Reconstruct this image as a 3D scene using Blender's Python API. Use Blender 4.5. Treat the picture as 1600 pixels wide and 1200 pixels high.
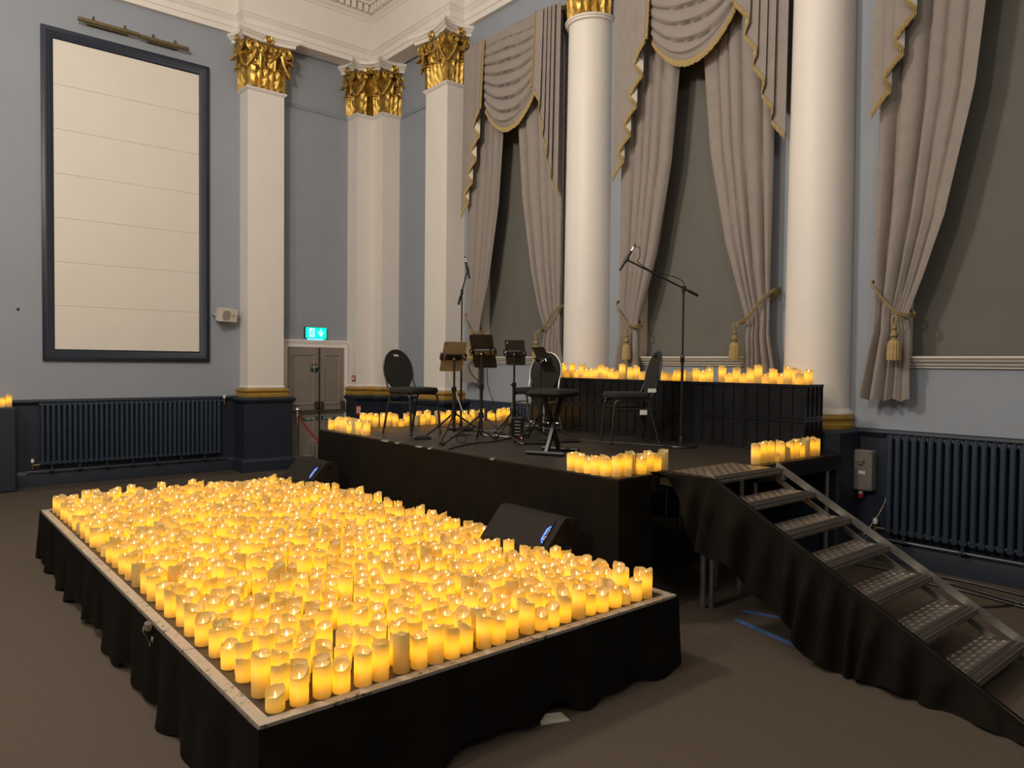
import bpy, bmesh, math, random
from mathutils import Vector, Matrix
R = math.radians
PI = math.pi
rnd = random.Random(7)
scene = bpy.context.scene
for o in list(bpy.data.objects):
    bpy.data.objects.remove(o)
COL = scene.collection

# ------------------------------------------------------------------ camera
FPX, PITCH, ROLL, YAW, EYE = 1149.96, R(-1.5706), R(0.5966), R(49.644), 1.73
_F = Vector((math.cos(YAW)*math.cos(PITCH), math.sin(YAW)*math.cos(PITCH), math.sin(PITCH)))
_r = Vector((math.sin(YAW), -math.cos(YAW), 0))
_u = _r.cross(_F)
_r2 = math.cos(ROLL)*_r + math.sin(ROLL)*_u
_u2 = -math.sin(ROLL)*_r + math.cos(ROLL)*_u
CAMP = Vector((0, 0, EYE))
cd = bpy.data.cameras.new('camera'); cam = bpy.data.objects.new('camera', cd); COL.objects.link(cam)
cd.sensor_width = 36; cd.lens = FPX/1600*36; cd.clip_start = .05; cd.clip_end = 100
m = Matrix((_r2, _u2, -_F)).transposed().to_4x4(); m.translation = CAMP
cam.matrix_world = m
scene.camera = cam

def ray(x, y): return _F + _r2*((x-800)/FPX) - _u2*((y-600)/FPX)
def on_x(x, y, X): d = ray(x, y); return CAMP + d*(X/d.x)
def on_y(x, y, Y): d = ray(x, y); return CAMP + d*(Y/d.y)
def on_z(x, y, Z): d = ray(x, y); return CAMP + d*((Z-EYE)/d.z)
def px_m(P): return (P-CAMP).dot(_F)/FPX          # metres per pixel at a point

# ------------------------------------------------------------------ light and exposure
w = bpy.data.worlds.new('world'); scene.world = w; w.use_nodes = True
w.node_tree.nodes['Background'].inputs[0].default_value = (.9, .93, 1, 1)
w.node_tree.nodes['Background'].inputs[1].default_value = 0.0
vs = scene.view_settings
vs.view_transform = 'Standard'; vs.look = 'None'; vs.gamma = 1; vs.exposure = 0.0; vs.use_curve_mapping = False
def lamp(name, loc, power, radius, color):
    l = bpy.data.lights.new(name, 'POINT'); l.energy = power; l.shadow_soft_size = radius; l.color = color
    o = bpy.data.objects.new(name, l); o.location = loc; COL.objects.link(o); return o
WARM = (1, .89, .76)
lamp('ceiling_lamp_offscreen', (.6, 5.6, 5.9), 640, .35, WARM)
lamp('ceiling_lamp_offscreen', (-3.6, 3.2, 5.9), 600, .35, WARM)
lamp('ceiling_lamp_offscreen', (-1.2, -2.4, 5.9), 280, .35, WARM)

# ------------------------------------------------------------------ materials
MATS = {}
def mat(name, col, rough=.6, metal=0., var=.0, scale=8., bump=0., bscale=60., emit=None, estr=0., spec=.5, coat=0.):
    if name in MATS: return MATS[name]
    mt = bpy.data.materials.new(name); mt.use_nodes = True
    nt = mt.node_tree; b = nt.nodes['Principled BSDF']
    b.inputs['Base Color'].default_value = (*col, 1); b.inputs['Roughness'].default_value = rough
    b.inputs['Metallic'].default_value = metal; b.inputs['Specular IOR Level'].default_value = spec
    if coat: b.inputs['Coat Weight'].default_value = coat
    tc = nt.nodes.new('ShaderNodeTexCoord')
    if var:
        n = nt.nodes.new('ShaderNodeTexNoise'); n.inputs['Scale'].default_value = scale; n.inputs['Detail'].default_value = 5
        nt.links.new(tc.outputs['Object'], n.inputs['Vector'])
        rp = nt.nodes.new('ShaderNodeValToRGB')
        rp.color_ramp.elements[0].position = .3; rp.color_ramp.elements[1].position = .7
        rp.color_ramp.elements[0].color = (*[c*(1-var) for c in col], 1)
        rp.color_ramp.elements[1].color = (*[min(1, c*(1+var)) for c in col], 1)
        nt.links.new(n.outputs['Fac'], rp.inputs['Fac']); nt.links.new(rp.outputs['Color'], b.inputs['Base Color'])
    if bump:
        n2 = nt.nodes.new('ShaderNodeTexNoise'); n2.inputs['Scale'].default_value = bscale; n2.inputs['Detail'].default_value = 4
        nt.links.new(tc.outputs['Object'], n2.inputs['Vector'])
        bp = nt.nodes.new('ShaderNodeBump'); bp.inputs['Strength'].default_value = bump; bp.inputs['Distance'].default_value = .01
        nt.links.new(n2.outputs['Fac'], bp.inputs['Height']); nt.links.new(bp.outputs['Normal'], b.inputs['Normal'])
    if emit:
        b.inputs['Emission Color'].default_value = (*emit, 1); b.inputs['Emission Strength'].default_value = estr
    MATS[name] = mt; return mt

mat('wall_blue', (.275, .305, .355), .75, var=.03, scale=1.2, bump=.04, bscale=90)
mat('white_paint', (.75, .71, .665), .5, var=.02, scale=3)
mat('ceiling_white', (.78, .755, .71), .7, var=.02, scale=2)
mat('panel_cream', (.69, .655, .585), .6, var=.02, scale=2)
mat('navy', (.014, .0195, .034), .5, var=.12, scale=3, bump=.03)
mat('navy_radiator', (.024, .037, .060), .40, var=.1, scale=6)
mat('frame_navy', (.013, .019, .036), .42, var=.1, scale=5)
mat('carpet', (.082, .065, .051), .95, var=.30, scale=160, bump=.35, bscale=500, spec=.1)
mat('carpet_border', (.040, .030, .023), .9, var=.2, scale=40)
mat('gold', (.54, .345, .085), .40, metal=.85, var=.3, scale=22, bump=.25, bscale=70)
mat('gold_matt', (.42, .255, .05), .42, metal=.35, var=.15, scale=12)
mat('curtain', (.272, .240, .218), .85, var=.05, scale=9, bump=.06, bscale=300, spec=.2)
mat('lining', (.6, .57, .5), .9)
mat('fringe', (.40, .29, .12), .7, var=.35, scale=140, bump=.6, bscale=200)
mat('rope_gold', (.25, .185, .08), .55, var=.45, scale=90, bump=.5, bscale=150)
mat('blind', (.128, .124, .110), .8, var=.04, scale=3, bump=.02)
mat('black_cloth', (.0090, .0074, .0055), .92, var=.2, scale=5, bump=.12, bscale=160, spec=.06)
mat('stage_black', (.019, .0145, .0105), .48, var=.3, scale=7, bump=.06)
mat('black_plastic', (.010, .010, .011), .22, var=.15, scale=9)
mat('black_metal', (.012, .011, .010), .38, metal=.2, var=.1)
mat('speaker_black', (.010, .008, .006), .7, var=.12, scale=40, bump=.15, bscale=300, spec=.25)
mat('seat_fabric', (.008, .0075, .007), .85, var=.2, scale=90, bump=.3, bscale=350)
mat('chair_frame', (.05, .045, .038), .35, metal=.6)
mat('silver_frame', (.42, .40, .36), .3, metal=.8)
mat('steel', (.34, .33, .31), .38, metal=.9, var=.15, scale=14)
mat('tread_plate', (.17, .145, .12), .42, metal=.75, var=.2, scale=16)
mat('tread_lozenge', (.44, .39, .33), .34, metal=.8)
mat('grip', (.022, .018, .015), .8, var=.3, scale=60)
mat('chrome', (.75, .74, .7), .14, metal=1)
mat('brass_old', (.20, .155, .085), .42, metal=.8, var=.2, scale=20)
mat('white_plastic', (.62, .58, .50), .45)
mat('grille', (.33, .30, .25), .7, var=.2, scale=300)
mat('grey_box', (.20, .195, .17), .5, var=.05)
mat('red', (.35, .015, .018), .55)
mat('rope_red', (.22, .008, .015), .8, var=.2, scale=60)
mat('door_grey', (.225, .195, .165), .5, var=.06, scale=4)
mat('door_metal', (.085, .068, .05), .4, metal=.5)
mat('sign_green', (.010, .075, .055), .5)
mat('sign_dark', (.012, .030, .026), .5)
mat('white_text', (.7, .72, .68), .6)
mat('exit_teal', (0, .45, .38), .5, emit=(0, .84, .70), estr=1.0)
mat('exit_white', (.7, 1, .95), .5, emit=(.55, 1, .95), estr=1.0)
mat('exit_lamp', (.1, .5, .8), .4, emit=(.12, .55, 1), estr=2.0)
mat('blue_led', (.02, .05, .5), .4, emit=(.03, .10, 1), estr=5.0)
mat('badge_text', (.6, .65, .75), .5)
mat('red_led', (.6, .05, .05), .4, emit=(1, .12, .1), estr=4.0)
mat('tape_blue', (.05, .12, .30), .6, var=.2, scale=20)
mat('tape_pale', (.16, .14, .11), .7, var=.3, scale=30)
mat('paper', (.42, .38, .32), .8)
mat('tablet_gold', (.30, .25, .165), .5, metal=.1)
mat('tablet_black', (.009, .008, .007), .7, var=.2, scale=20, spec=.25)
mat('tablet_brown', (.016, .012, .009), .6, var=.2, scale=20)
mat('cable', (.010, .009, .009), .5)
mat('cable_white', (.6, .57, .5), .5)
mat('flame', (1, .8, .5), .4, emit=(1, .58, .14), estr=9.0)
mat('sill_white', (.66, .61, .54), .45, var=.03)

def chipped():
    mt = bpy.data.materials.new('chipped_white'); mt.use_nodes = True; nt = mt.node_tree; b = nt.nodes['Principled BSDF']
    tc = nt.nodes.new('ShaderNodeTexCoord'); n = nt.nodes.new('ShaderNodeTexNoise')
    n.inputs['Scale'].default_value = 30; n.inputs['Detail'].default_value = 8; n.inputs['Roughness'].default_value = .65
    nt.links.new(tc.outputs['Object'], n.inputs['Vector'])
    rp = nt.nodes.new('ShaderNodeValToRGB'); e = rp.color_ramp.elements
    e[0].position = .36; e[0].color = (.045, .035, .025, 1); e[1].position = .42; e[1].color = (.33, .28, .215, 1)
    nt.links.new(n.outputs['Fac'], rp.inputs['Fac']); nt.links.new(rp.outputs['Color'], b.inputs['Base Color'])
    b.inputs['Roughness'].default_value = .65; MATS['chipped_white'] = mt
chipped()

def wax():
    # one ivory translucent wax for every candle, lit or not; the glow comes from the bulb inside the lit ones
    mt = bpy.data.materials.new('wax'); mt.use_nodes = True; nt = mt.node_tree; b = nt.nodes['Principled BSDF']
    b.inputs['Base Color'].default_value = (.68, .58, .34, 1); b.inputs['Roughness'].default_value = .5; b.inputs['Specular IOR Level'].default_value = .3
    tr = nt.nodes.new('ShaderNodeBsdfTranslucent'); tr.inputs['Color'].default_value = (.90, .78, .26, 1)
    mx = nt.nodes.new('ShaderNodeMixShader'); mx.inputs[0].default_value = .5
    nt.links.new(b.outputs[0], mx.inputs[1]); nt.links.new(tr.outputs[0], mx.inputs[2])
    nt.links.new(mx.outputs[0], nt.nodes['Material Output'].inputs['Surface']); MATS['wax'] = mt
wax()
mat('candle_bulb', (1, .6, .2), .4, emit=(1, .505, .02), estr=14.0)

# ------------------------------------------------------------------ mesh helpers
class MB:
    def __init__(s): s.v = []; s.f = []
    def add(s, vs_, fs):
        b = len(s.v); s.v += [tuple(p) for p in vs_]; s.f += [tuple(i+b for i in q) for q in fs]; return s
    def box(s, x0, x1, y0, y1, z0, z1, M=None):
        vs_ = [Vector((x, y, z)) for z in (z0, z1) for y in (y0, y1) for x in (x0, x1)]
        if M: vs_ = [M @ p for p in vs_]
        return s.add(vs_, [(0, 2, 3, 1), (4, 5, 7, 6), (0, 1, 5, 4), (2, 6, 7, 3), (0, 4, 6, 2), (1, 3, 7, 5)])
    def bevbox(s, x0, x1, y0, y1, z0, z1, b=.01, M=None):
        # box with chamfered vertical and horizontal edges via three stacked octagons
        def ring(x0, x1, y0, y1, z, c):
            return [(x0+c, y0, z), (x1-c, y0, z), (x1, y0+c, z), (x1, y1-c, z), (x1-c, y1, z), (x0+c, y1, z), (x0, y1-c, z), (x0, y0+c, z)]
        rs = [ring(x0+b, x1-b, y0+b, y1-b, z0, b*.6), ring(x0, x1, y0, y1, z0+b, b), ring(x0, x1, y0, y1, z1-b, b), ring(x0+b, x1-b, y0+b, y1-b, z1, b*.6)]
        vs_ = [Vector(p) for r_ in rs for p in r_]
        if M: vs_ = [M @ p for p in vs_]
        fs = [tuple(range(7, -1, -1)), tuple(range(24, 32))]
        for k in range(3):
            for i in range(8): fs.append((k*8+i, k*8+(i+1) % 8, k*8+8+(i+1) % 8, k*8+8+i))
        return s.add(vs_, fs)
    def tube(s, pts, r, seg=8, closed=False):
        pts = [Vector(p) for p in pts]; n = len(pts)
        rr = r if isinstance(r, (list, tuple)) else [r]*n
        up = Vector((0, 0, 1)); rings = []; prev = None
        for i in range(n):
            a = pts[i-1] if (i > 0 or closed) else pts[i]; b = pts[(i+1) % n] if (i < n-1 or closed) else pts[i]
            t = (b-a).normalized()
            if prev is None:
                q = up if abs(t.z) < .9 else Vector((1, 0, 0)); nx = t.cross(q).normalized()
            else:
                nx = (prev - t*prev.dot(t))
                nx = nx.normalized() if nx.length > 1e-6 else t.cross(up).normalized()
            prev = nx; ny = t.cross(nx)
            rings.append([pts[i] + (nx*math.cos(2*PI*k/seg) + ny*math.sin(2*PI*k/seg))*rr[i] for k in range(seg)])
        vs_ = [p for q in rings for p in q]; fs = []
        for i in range(n if closed else n-1):
            j = (i+1) % n
            for k in range(seg): fs.append((i*seg+k, i*seg+(k+1) % seg, j*seg+(k+1) % seg, j*seg+k))
        if not closed: fs += [tuple(range(seg-1, -1, -1)), tuple((n-1)*seg+k for k in range(seg))]
        return s.add(vs_, fs)
    def lathe(s, prof, seg=24, c=(0, 0, 0), M=None, caps=True):
        vs_ = []; fs = []; n = len(prof)
        for r_, z in prof:
            for k in range(seg): vs_.append(Vector((c[0]+r_*math.cos(2*PI*k/seg), c[1]+r_*math.sin(2*PI*k/seg), c[2]+z)))
        if M: vs_ = [M @ p for p in vs_]
        for i in range(n-1):
            for k in range(seg): fs.append((i*seg+k, i*seg+(k+1) % seg, (i+1)*seg+(k+1) % seg, (i+1)*seg+k))
        if caps: fs += [tuple(range(seg-1, -1, -1)), tuple((n-1)*seg+k for k in range(seg))]
        return s.add(vs_, fs)
    def grid(s, fn, nu, nv):
        vs_ = [Vector(fn(i/nu, j/nv)) for j in range(nv+1) for i in range(nu+1)]
        fs = [(j*(nu+1)+i, j*(nu+1)+i+1, (j+1)*(nu+1)+i+1, (j+1)*(nu+1)+i) for j in range(nv) for i in range(nu)]
        return s.add(vs_, fs)
    def prism(s, poly, a, b, fn=lambda p, h: (p[0], p[1], h)):
        n = len(poly); vs_ = [fn(p, a) for p in poly] + [fn(p, b) for p in poly]
        return s.add(vs_, [tuple(range(n-1, -1, -1)), tuple(range(n, 2*n))] + [(i, (i+1) % n, n+(i+1) % n, n+i) for i in range(n)])
    def sweep(s, path, prof, closed=False, capends=True):
        # plan polyline, profile (offset to the right hand side, z), mitred
        path = [Vector((p[0], p[1])) for p in path]; n = len(path); m_ = len(prof); vs_ = []
        for i in range(n):
            def nrm(a, b): d = (b-a).normalized(); return Vector((d.y, -d.x))
            if closed or 0 < i < n-1:
                n1 = nrm(path[i-1], path[i]); n2 = nrm(path[i], path[(i+1) % n]); k = (n1+n2)
                k = k/(1+n1.dot(n2))
            elif i == 0: k = nrm(path[0], path[1])
            else: k = nrm(path[-2], path[-1])
            for o_, z in prof: q = path[i]+k*o_; vs_.append(Vector((q.x, q.y, z)))
        fs = []
        for i in range(n if closed else n-1):
            j = (i+1) % n
            for k in range(m_-1): fs.append((i*m_+k, j*m_+k, j*m_+k+1, i*m_+k+1))
        if capends and not closed: fs += [tuple(range(m_)), tuple((n-1)*m_+k for k in range(m_-1, -1, -1))]
        return s.add(vs_, fs)
    def mesh(s, name, smooth=None):
        me = bpy.data.meshes.new(name); me.from_pydata(s.v, [], s.f); me.validate(clean_customdata=False)
        bm = bmesh.new(); bm.from_mesh(me); bmesh.ops.recalc_face_normals(bm, faces=bm.faces); bm.to_mesh(me); bm.free()
        if smooth:
            me.polygons.foreach_set('use_smooth', [True]*len(me.polygons)); me.set_sharp_from_angle(angle=R(smooth))
        return me
    def build(s, name, material, parent=None, smooth=None, loc=None):
        me = s.mesh(name, smooth); me.materials.append(MATS[material])
        return link(name, me, parent, loc)

def link(name, me, parent=None, loc=None, rz=None, M=None):
    o = bpy.data.objects.new(name, me); COL.objects.link(o)
    if parent: o.parent = parent
    if M is not None: o.matrix_basis = M
    if loc: o.location = loc
    if rz is not None: o.rotation_euler = (0, 0, rz)
    return o
def tag(o, label, cat, group=None, kind=None):
    o['label'] = label; o['category'] = cat
    if group: o['group'] = group
    if kind: o['kind'] = kind
    return o
def thing(name, label, cat, loc=(0, 0, 0), rz=0, group=None):
    o = bpy.data.objects.new(name, None); COL.objects.link(o); o.location = loc; o.rotation_euler = (0, 0, rz)
    o.empty_display_size = .1
    return tag(o, label, cat, group)
def struct(o, label, cat): o['kind'] = 'structure'; return tag(o, label, cat)
def text_mesh(txt, size, ext=.001):
    cu = bpy.data.curves.new('t', 'FONT'); cu.body = txt; cu.size = size; cu.extrude = ext; cu.align_x = 'CENTER'; cu.align_y = 'CENTER'
    cu.resolution_u = 3
    ob = bpy.data.objects.new('t', cu); COL.objects.link(ob); bpy.context.view_layer.update()
    me = bpy.data.meshes.new_from_object(ob.evaluated_get(bpy.context.evaluated_depsgraph_get()))
    bpy.data.objects.remove(ob); return me
def text(name, txt, size, material, parent, M):
    me = text_mesh(txt, size); me.materials.clear(); me.materials.append(MATS[material])
    return link(name, me, parent, M=M)
def frame_M(o, x, y):
    x = Vector(x).normalized(); z = x.cross(Vector(y)).normalized(); y = z.cross(x)
    M = Matrix((x, y, z)).transposed().to_4x4(); M.translation = Vector(o); return M
def curve_pts(ctrl, n=8):
    # Catmull-Rom
    P = [Vector(p) for p in ctrl]; P = [P[0]*2-P[1]] + P + [P[-1]*2-P[-2]]; out = []
    for i in range(1, len(P)-2):
        for k in range(n):
            t = k/n; a, b, c, d = P[i-1:i+3]
            out.append(.5*((2*b)+(c-a)*t+(2*a-5*b+4*c-d)*t*t+(3*b-a-3*c+d)*t**3))
    out.append(P[-2]); return out

# ================================================================== THE ROOM
XW, YW, D = 6.81, 11.75, .34
FX, FY = XW-D, YW-D            # pilaster front planes
RAIL = 1.18
X0, Y0, ZC = -7.5, -7.0, 8.35
WIN = [(8.67, 7.09), (5.66, 4.12), (2.68, 1.14)]
WZ0, WZ1 = 1.83, 5.95

struct(MB().box(X0, XW+.3, Y0, YW+.3, -.1, 0).build('floor', 'carpet'), 'dark brown speckled carpet floor', 'floor')
struct(MB().box(X0, XW+.3, Y0, YW+.3, ZC, ZC+.1).build('ceiling', 'ceiling_white'), 'plain white ceiling above the dentil cornice', 'ceiling')
struct(MB().box(X0, XW+.3, YW, YW+.3, 0, ZC).build('wall_left', 'wall_blue'), 'blue-grey painted wall with the framed panel and the exit door', 'wall')
wr = MB(); ys = [Y0] + sorted([e for q in WIN for e in q]) + [YW]
for i in range(0, len(ys)-1, 2): wr.box(XW, XW+.3, ys[i], ys[i+1], 0, ZC)
for a, b in WIN:
    wr.box(XW, XW+.3, b, a, 0, WZ0); wr.box(XW, XW+.3, b, a, WZ1, ZC)
struct(wr.build('wall_right', 'wall_blue'), 'blue-grey painted wall with tall curtained windows', 'wall')
struct(MB().box(X0-.3, X0, Y0-.3, YW+.3, 0, ZC).build('wall_side', 'wall_blue'), 'blue-grey side wall of the hall', 'wall')
struct(MB().box(X0, XW+.3, Y0-.3, Y0, 0, ZC).build('wall_back', 'wall_blue'), 'blue-grey rear wall of the hall', 'wall')

# dado (navy lower wall), rail and skirting as mitred sweeps, broken at the door
DX0, DX1 = 4.96, 6.20                     # door incl. frame
dado_prof = [(0, 0), (.012, 0), (.012, RAIL-.06), (0, RAIL-.06)]
rail_prof = [(0, RAIL-.075), (.02, RAIL-.075), (.045, RAIL-.05), (.055, RAIL-.03), (.05, RAIL-.008), (.03, RAIL), (0, RAIL)]
base_prof = [(.0, 0), (.045, 0), (.045, .15), (.035, .19), (.02, .21), (.02, .225), (0, .225)]
pathA = [(X0, YW), (DX0, YW)]; pathB = [(DX1, YW), (XW, YW), (XW, Y0)]
for nm, prof, col, lab in (('trim_1', dado_prof, 'navy', 'navy dado panelling on the lower walls'), ('trim_2', rail_prof, 'navy', 'navy moulded dado rail along the walls'),
                           ('baseboard_left', base_prof, 'navy', 'navy moulded skirting at the foot of the walls')):
    struct(MB().sweep(pathA, prof).sweep(pathB, prof).build(nm, col, smooth=30), lab, 'trim')
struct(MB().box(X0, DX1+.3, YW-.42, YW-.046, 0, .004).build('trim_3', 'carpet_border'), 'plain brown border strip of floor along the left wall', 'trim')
# picture rail moulding in corner bay
pr = [(0, 5.93), (.012, 5.93), (.03, 5.95), (.022, 5.97), (.035, 5.99), (.03, 6.01), (0, 6.015)]
struct(MB().sweep([(4.85, YW), (6.2, YW)], pr).sweep([(XW, 11.0), (XW, 9.7)], pr).build('trim_4', 'wall_blue', smooth=30), 'blue-grey picture rail moulding in the corner bay', 'trim')

# entablature
RC = .07
path = [(X0, YW-RC), (4.24, YW-RC), (4.24, FY), (FX, FY), (FX, 9.13), (XW-RC, 9.13), (XW-RC, 6.90), (6.42, 6.90), (6.42, 6.16), (XW-RC, 6.16),
        (XW-RC, 3.83), (6.42, 3.83), (6.42, 3.09), (XW-RC, 3.09), (XW-RC, Y0)]
ent = [(-.3, 6.83), (0, 6.83), (0, 6.915), (.014, 6.918), (.014, 7.01), (.02, 7.013), (.035, 7.035), (.05, 7.06), (.05, 7.072), (.062, 7.075), (.062, 7.105), (.01, 7.108), (.01, 7.56), (.03, 7.575), (.03, 7.60),
       (.06, 7.635), (.07, 7.64), (.07, 7.80), (.16, 7.80), (.165, 7.83), (.24, 7.85), (.33, 7.86), (.33, 7.97), (.36, 7.99), (.42, 8.08), (.44, 8.15), (.44, ZC)]
e_o = struct(MB().sweep(path, ent, capends=False).build('trim_5', 'white_paint', smooth=25), 'white moulded entablature and dentil cornice under the ceiling', 'trim')
dm = MB().box(-.036, .036, 0, .075, 0, .115).mesh('dentil'); dm.materials.append(MATS['white_paint'])
for i in range(24):
    link('dentil', dm, e_o, loc=(FX-.1-i*.115, FY-.075-.07, 7.675))
    l2 = link('dentil', dm, e_o, loc=(FX-.075-.07, FY-.1-i*.115+.02, 7.675)); l2.rotation_euler = (0, 0, -PI/2)

# ------------------------------------------------------------------ gold capitals
def leaf_mesh(name, wdt, hgt, curl, lobes=4):
    mb = MB(); nu, nv = 10, 22
    def fn(a, t):
        s_ = (a-.5)*2
        wd = wdt*.5*(.78+.35*math.sin(t*PI*.9))*(1-.55*max(0, t-.72)/.28)*(1-.20*abs(math.sin(t*PI*lobes)))
        z = hgt*(math.sin(min(t, .86)/.86*PI*.5) if t > .0 else 0)
        out = .0 + .03*t + (curl*max(0, (t-.55)/.45)**1.6)
        if t > .86: z = hgt - (t-.86)/.14*hgt*.16
        ribs = .022*max(0, 1-abs(s_)*3) + .014*abs(s_)*math.sin(t*PI*2*lobes+abs(s_)*2.5) + .012*(1-abs(s_))
        return (s_*wd, out+ribs-.022*abs(s_)**2, z+.012*abs(s_)*math.cos(t*PI*2*lobes))
    mb.grid(fn, nu, nv); n = len(mb.v)
    return mb.mesh(name, 50)
LEAF_LO = leaf_mesh('acanthus_leaf', .165, .33, .085); LEAF_HI = leaf_mesh('acanthus_leaf', .16, .52, .11)
LEAF_CO = leaf_mesh('corner_leaf', .24, .50, .13, 5)
def volute_mesh():
    mb = MB(); pts = []; rr = []
    for k in range(34):
        a = k/33*PI*4.2; rad = .078*(1-k/40)
        pts.append((rad*math.cos(a)*1.0, .03*(k/33), rad*math.sin(a))); rr.append(.017*(1-.5*k/33))
    mb.tube(pts, rr, 6); mb.lathe([(.0, -.02), (.052, -.012), (.055, .008), (.02, .03)], 12, M=Matrix.Rotation(R(-90), 4, 'X'), caps=False)
    mb.tube([(.05, 0, -.04), (.02, -.01, -.14), (-.06, -.03, -.26)], [.026, .02, .014], 6)
    return mb.mesh('volute', 50)
VOL = volute_mesh()
def rosette_mesh():
    mb = MB(); mb.lathe([(0, .05), (.022, .045), (.03, .03), (.02, .015)], 10, M=Matrix.Rotation(R(-90), 4, 'X'), caps=False)
    for k in range(7):
        a = k/7*2*PI; M = Matrix.Rotation(a, 4, 'Y')
        mb.add([M @ Vector(p) for p in ((-.012, .015, .015), (.012, .015, .015), (.026, .03, .05), (0, .022, .068), (-.026, .03, .05), (0, .04, .045))], [(0, 1, 5), (1, 2, 5), (2, 3, 5), (3, 4, 5), (4, 0, 5)])
    return mb.mesh('rosette', 60)
ROS = rosette_mesh()
def stalk_mesh():
    mb = MB(); mb.tube([(0, .04, .30), (0, .055, .42), (.0, .06, .50)], [.014, .022, .034], 7)
    mb.tube([(0, .06, .49), (.05, .085, .57), (.085, .08, .63), (.06, .085, .66)], [.024, .02, .016, .014], 6)
    mb.tube([(0, .06, .49), (-.05, .085, .57), (-.085, .08, .63), (-.06, .085, .66)], [.024, .02, .016, .014], 6)
    mb.lathe([(.008, 0), (.028, .01), (.034, .03), (.024, .045), (.006, .055)], 8, c=(0, .055, .46))
    return mb.mesh('stalk', 50)
STK = stalk_mesh()
for me in (LEAF_LO, LEAF_HI, LEAF_CO, VOL, ROS, STK): me.materials.append(MATS['gold'])
def face_M(p, t, n): return frame_M(p, t, n) if False else Matrix(((t[0], n[0], 0, p[0]), (t[1], n[1], 0, p[1]), (0, 0, 1, p[2]), (0, 0, 0, 1)))
CAPZ, CAPH = 5.985, .70
def capital(parent, pts, open_ends=True):
    """pts: plan polyline of the faces, room on the right-hand side"""
    P = [Vector(p) for p in pts]; n = len(P)
    bell = MB().sweep(P, [(-.1, CAPZ), (-.035, CAPZ), (-.05, CAPZ+.3), (-.05, CAPZ+.55), (.0, CAPZ+CAPH), (-.1, CAPZ+CAPH)])
    cap = bell.build('capital', 'gold', parent, smooth=40)
    def nrm(a, b): d = (b-a).normalized(); return d, Vector((d.y, -d.x))
    for i in range(n-1):
        t, nn = nrm(P[i], P[i+1]); ln = (P[i+1]-P[i]).length
        k = max(1, round(ln/.20))
        for j in range(k):
            q = P[i]+t*(ln*(j+.5)/k); link('acanthus_leaf', LEAF_LO, cap, M=face_M((q.x, q.y, CAPZ), t, nn))
        for j in range(k+1):
            if (j == 0 and i > 0) or (j == k and i < n-2) or k == 1: continue
            q = P[i]+t*(ln*j/k); link('acanthus_leaf', LEAF_HI, cap, M=face_M((q.x, q.y, CAPZ), t, nn))
        if ln > .4:
            for f_ in (.3, .7):
                q = P[i]+t*(ln*f_); link('stalk', STK, cap, M=face_M((q.x, q.y, CAPZ), t, nn))
                q = P[i]+t*(ln*(f_+(.07 if f_ < .5 else -.07)))+nn*.07
                mm = face_M((q.x, q.y, CAPZ+.60), t if f_ > .5 else -t, nn); link('volute', VOL, cap, M=mm @ Matrix.Scale(.72, 4))
        q = P[i]+t*(ln*.5)+nn*.085; link('rosette', ROS, cap, M=face_M((q.x, q.y, CAPZ+CAPH+.03), t, nn) @ Matrix.Scale(1.15, 4))
    for i in range(1, n-1):
        t1, n1 = nrm(P[i-1], P[i]); t2, n2 = nrm(P[i], P[i+1])
        if t1.x*t2.y-t1.y*t2.x < 0: # concave corner
            continue
        dg = (n1+n2).normalized(); tt = Vector((-dg.y, dg.x))
        link('corner_leaf', LEAF_CO, cap, M=face_M((P[i].x-dg.x*.02, P[i].y-dg.y*.02, CAPZ), tt, dg))
        for nn, t in ((n1, -t1), (n2, t2)):
            q = P[i]+t*.02+nn*.10; link('volute', VOL, cap, M=face_M((q.x, q.y, CAPZ+.585), t, nn) @ Matrix.Scale(1.25, 4))
    for q_, t_, nn in ((P[0], nrm(P[0], P[1])[0], nrm(P[0], P[1])[1]), (P[-1], -nrm(P[-2], P[-1])[0], nrm(P[-2], P[-1])[1])):
        if open_ends:
            q = q_+t_*.06+nn*.08; link('volute', VOL, cap, M=face_M((q.x, q.y, CAPZ+.60), t_, nn))
    # abacus: concave on every face, horned at the corners
    pl = []
    off = []
    for i in range(n):
        if 0 < i < n-1:
            n1 = nrm(P[i-1], P[i])[1]; n2 = nrm(P[i], P[i+1])[1]; k = (n1+n2)/(1+n1.dot(n2))
        else: k = nrm(P[0], P[1])[1] if i == 0 else nrm(P[-2], P[-1])[1]
        off.append(k)
    def outline(g, horn):
        out = []
        for i in range(n-1):
            t, nn = nrm(P[i], P[i+1])
            A = P[i]+off[i]*(g+horn); B = P[i+1]+off[i+1]*(g+horn)
            for s_ in range(8):
                f_ = s_/8; q = A.lerp(B, f_)-nn*(horn*.85*math.sin(f_*PI)); out.append(q)
        out.append(P[-1]+off[-1]*(g+horn)); return out
    lv = [(CAPZ+CAPH, .04, .09), (CAPZ+CAPH+.05, .05, .09), (CAPZ+CAPH+.055, .065, .095), (CAPZ+CAPH+.085, .085, .10), (CAPZ+CAPH+.09, .10, .10), (CAPZ+CAPH+.14, .10, .10)]
    ol = [outline(g, h) for _, g, h in lv]; mb = MB(); k = len(ol[0]); vv = []; ff = []
    for (z, _, _), o_ in zip(lv, ol): vv += [(q.x, q.y, z) for q in o_]
    for a in range(len(lv)-1):
        for b in range(k-1): ff.append((a*k+b, a*k+b+1, (a+1)*k+b+1, (a+1)*k+b))
    base = P[0]*0
    ff.append(tuple(range(k))); ff.append(tuple((len(lv)-1)*k+b for b in range(k)))
    mb.add(vv, ff); mb.build('abacus', 'white_paint', parent, smooth=30)

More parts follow.
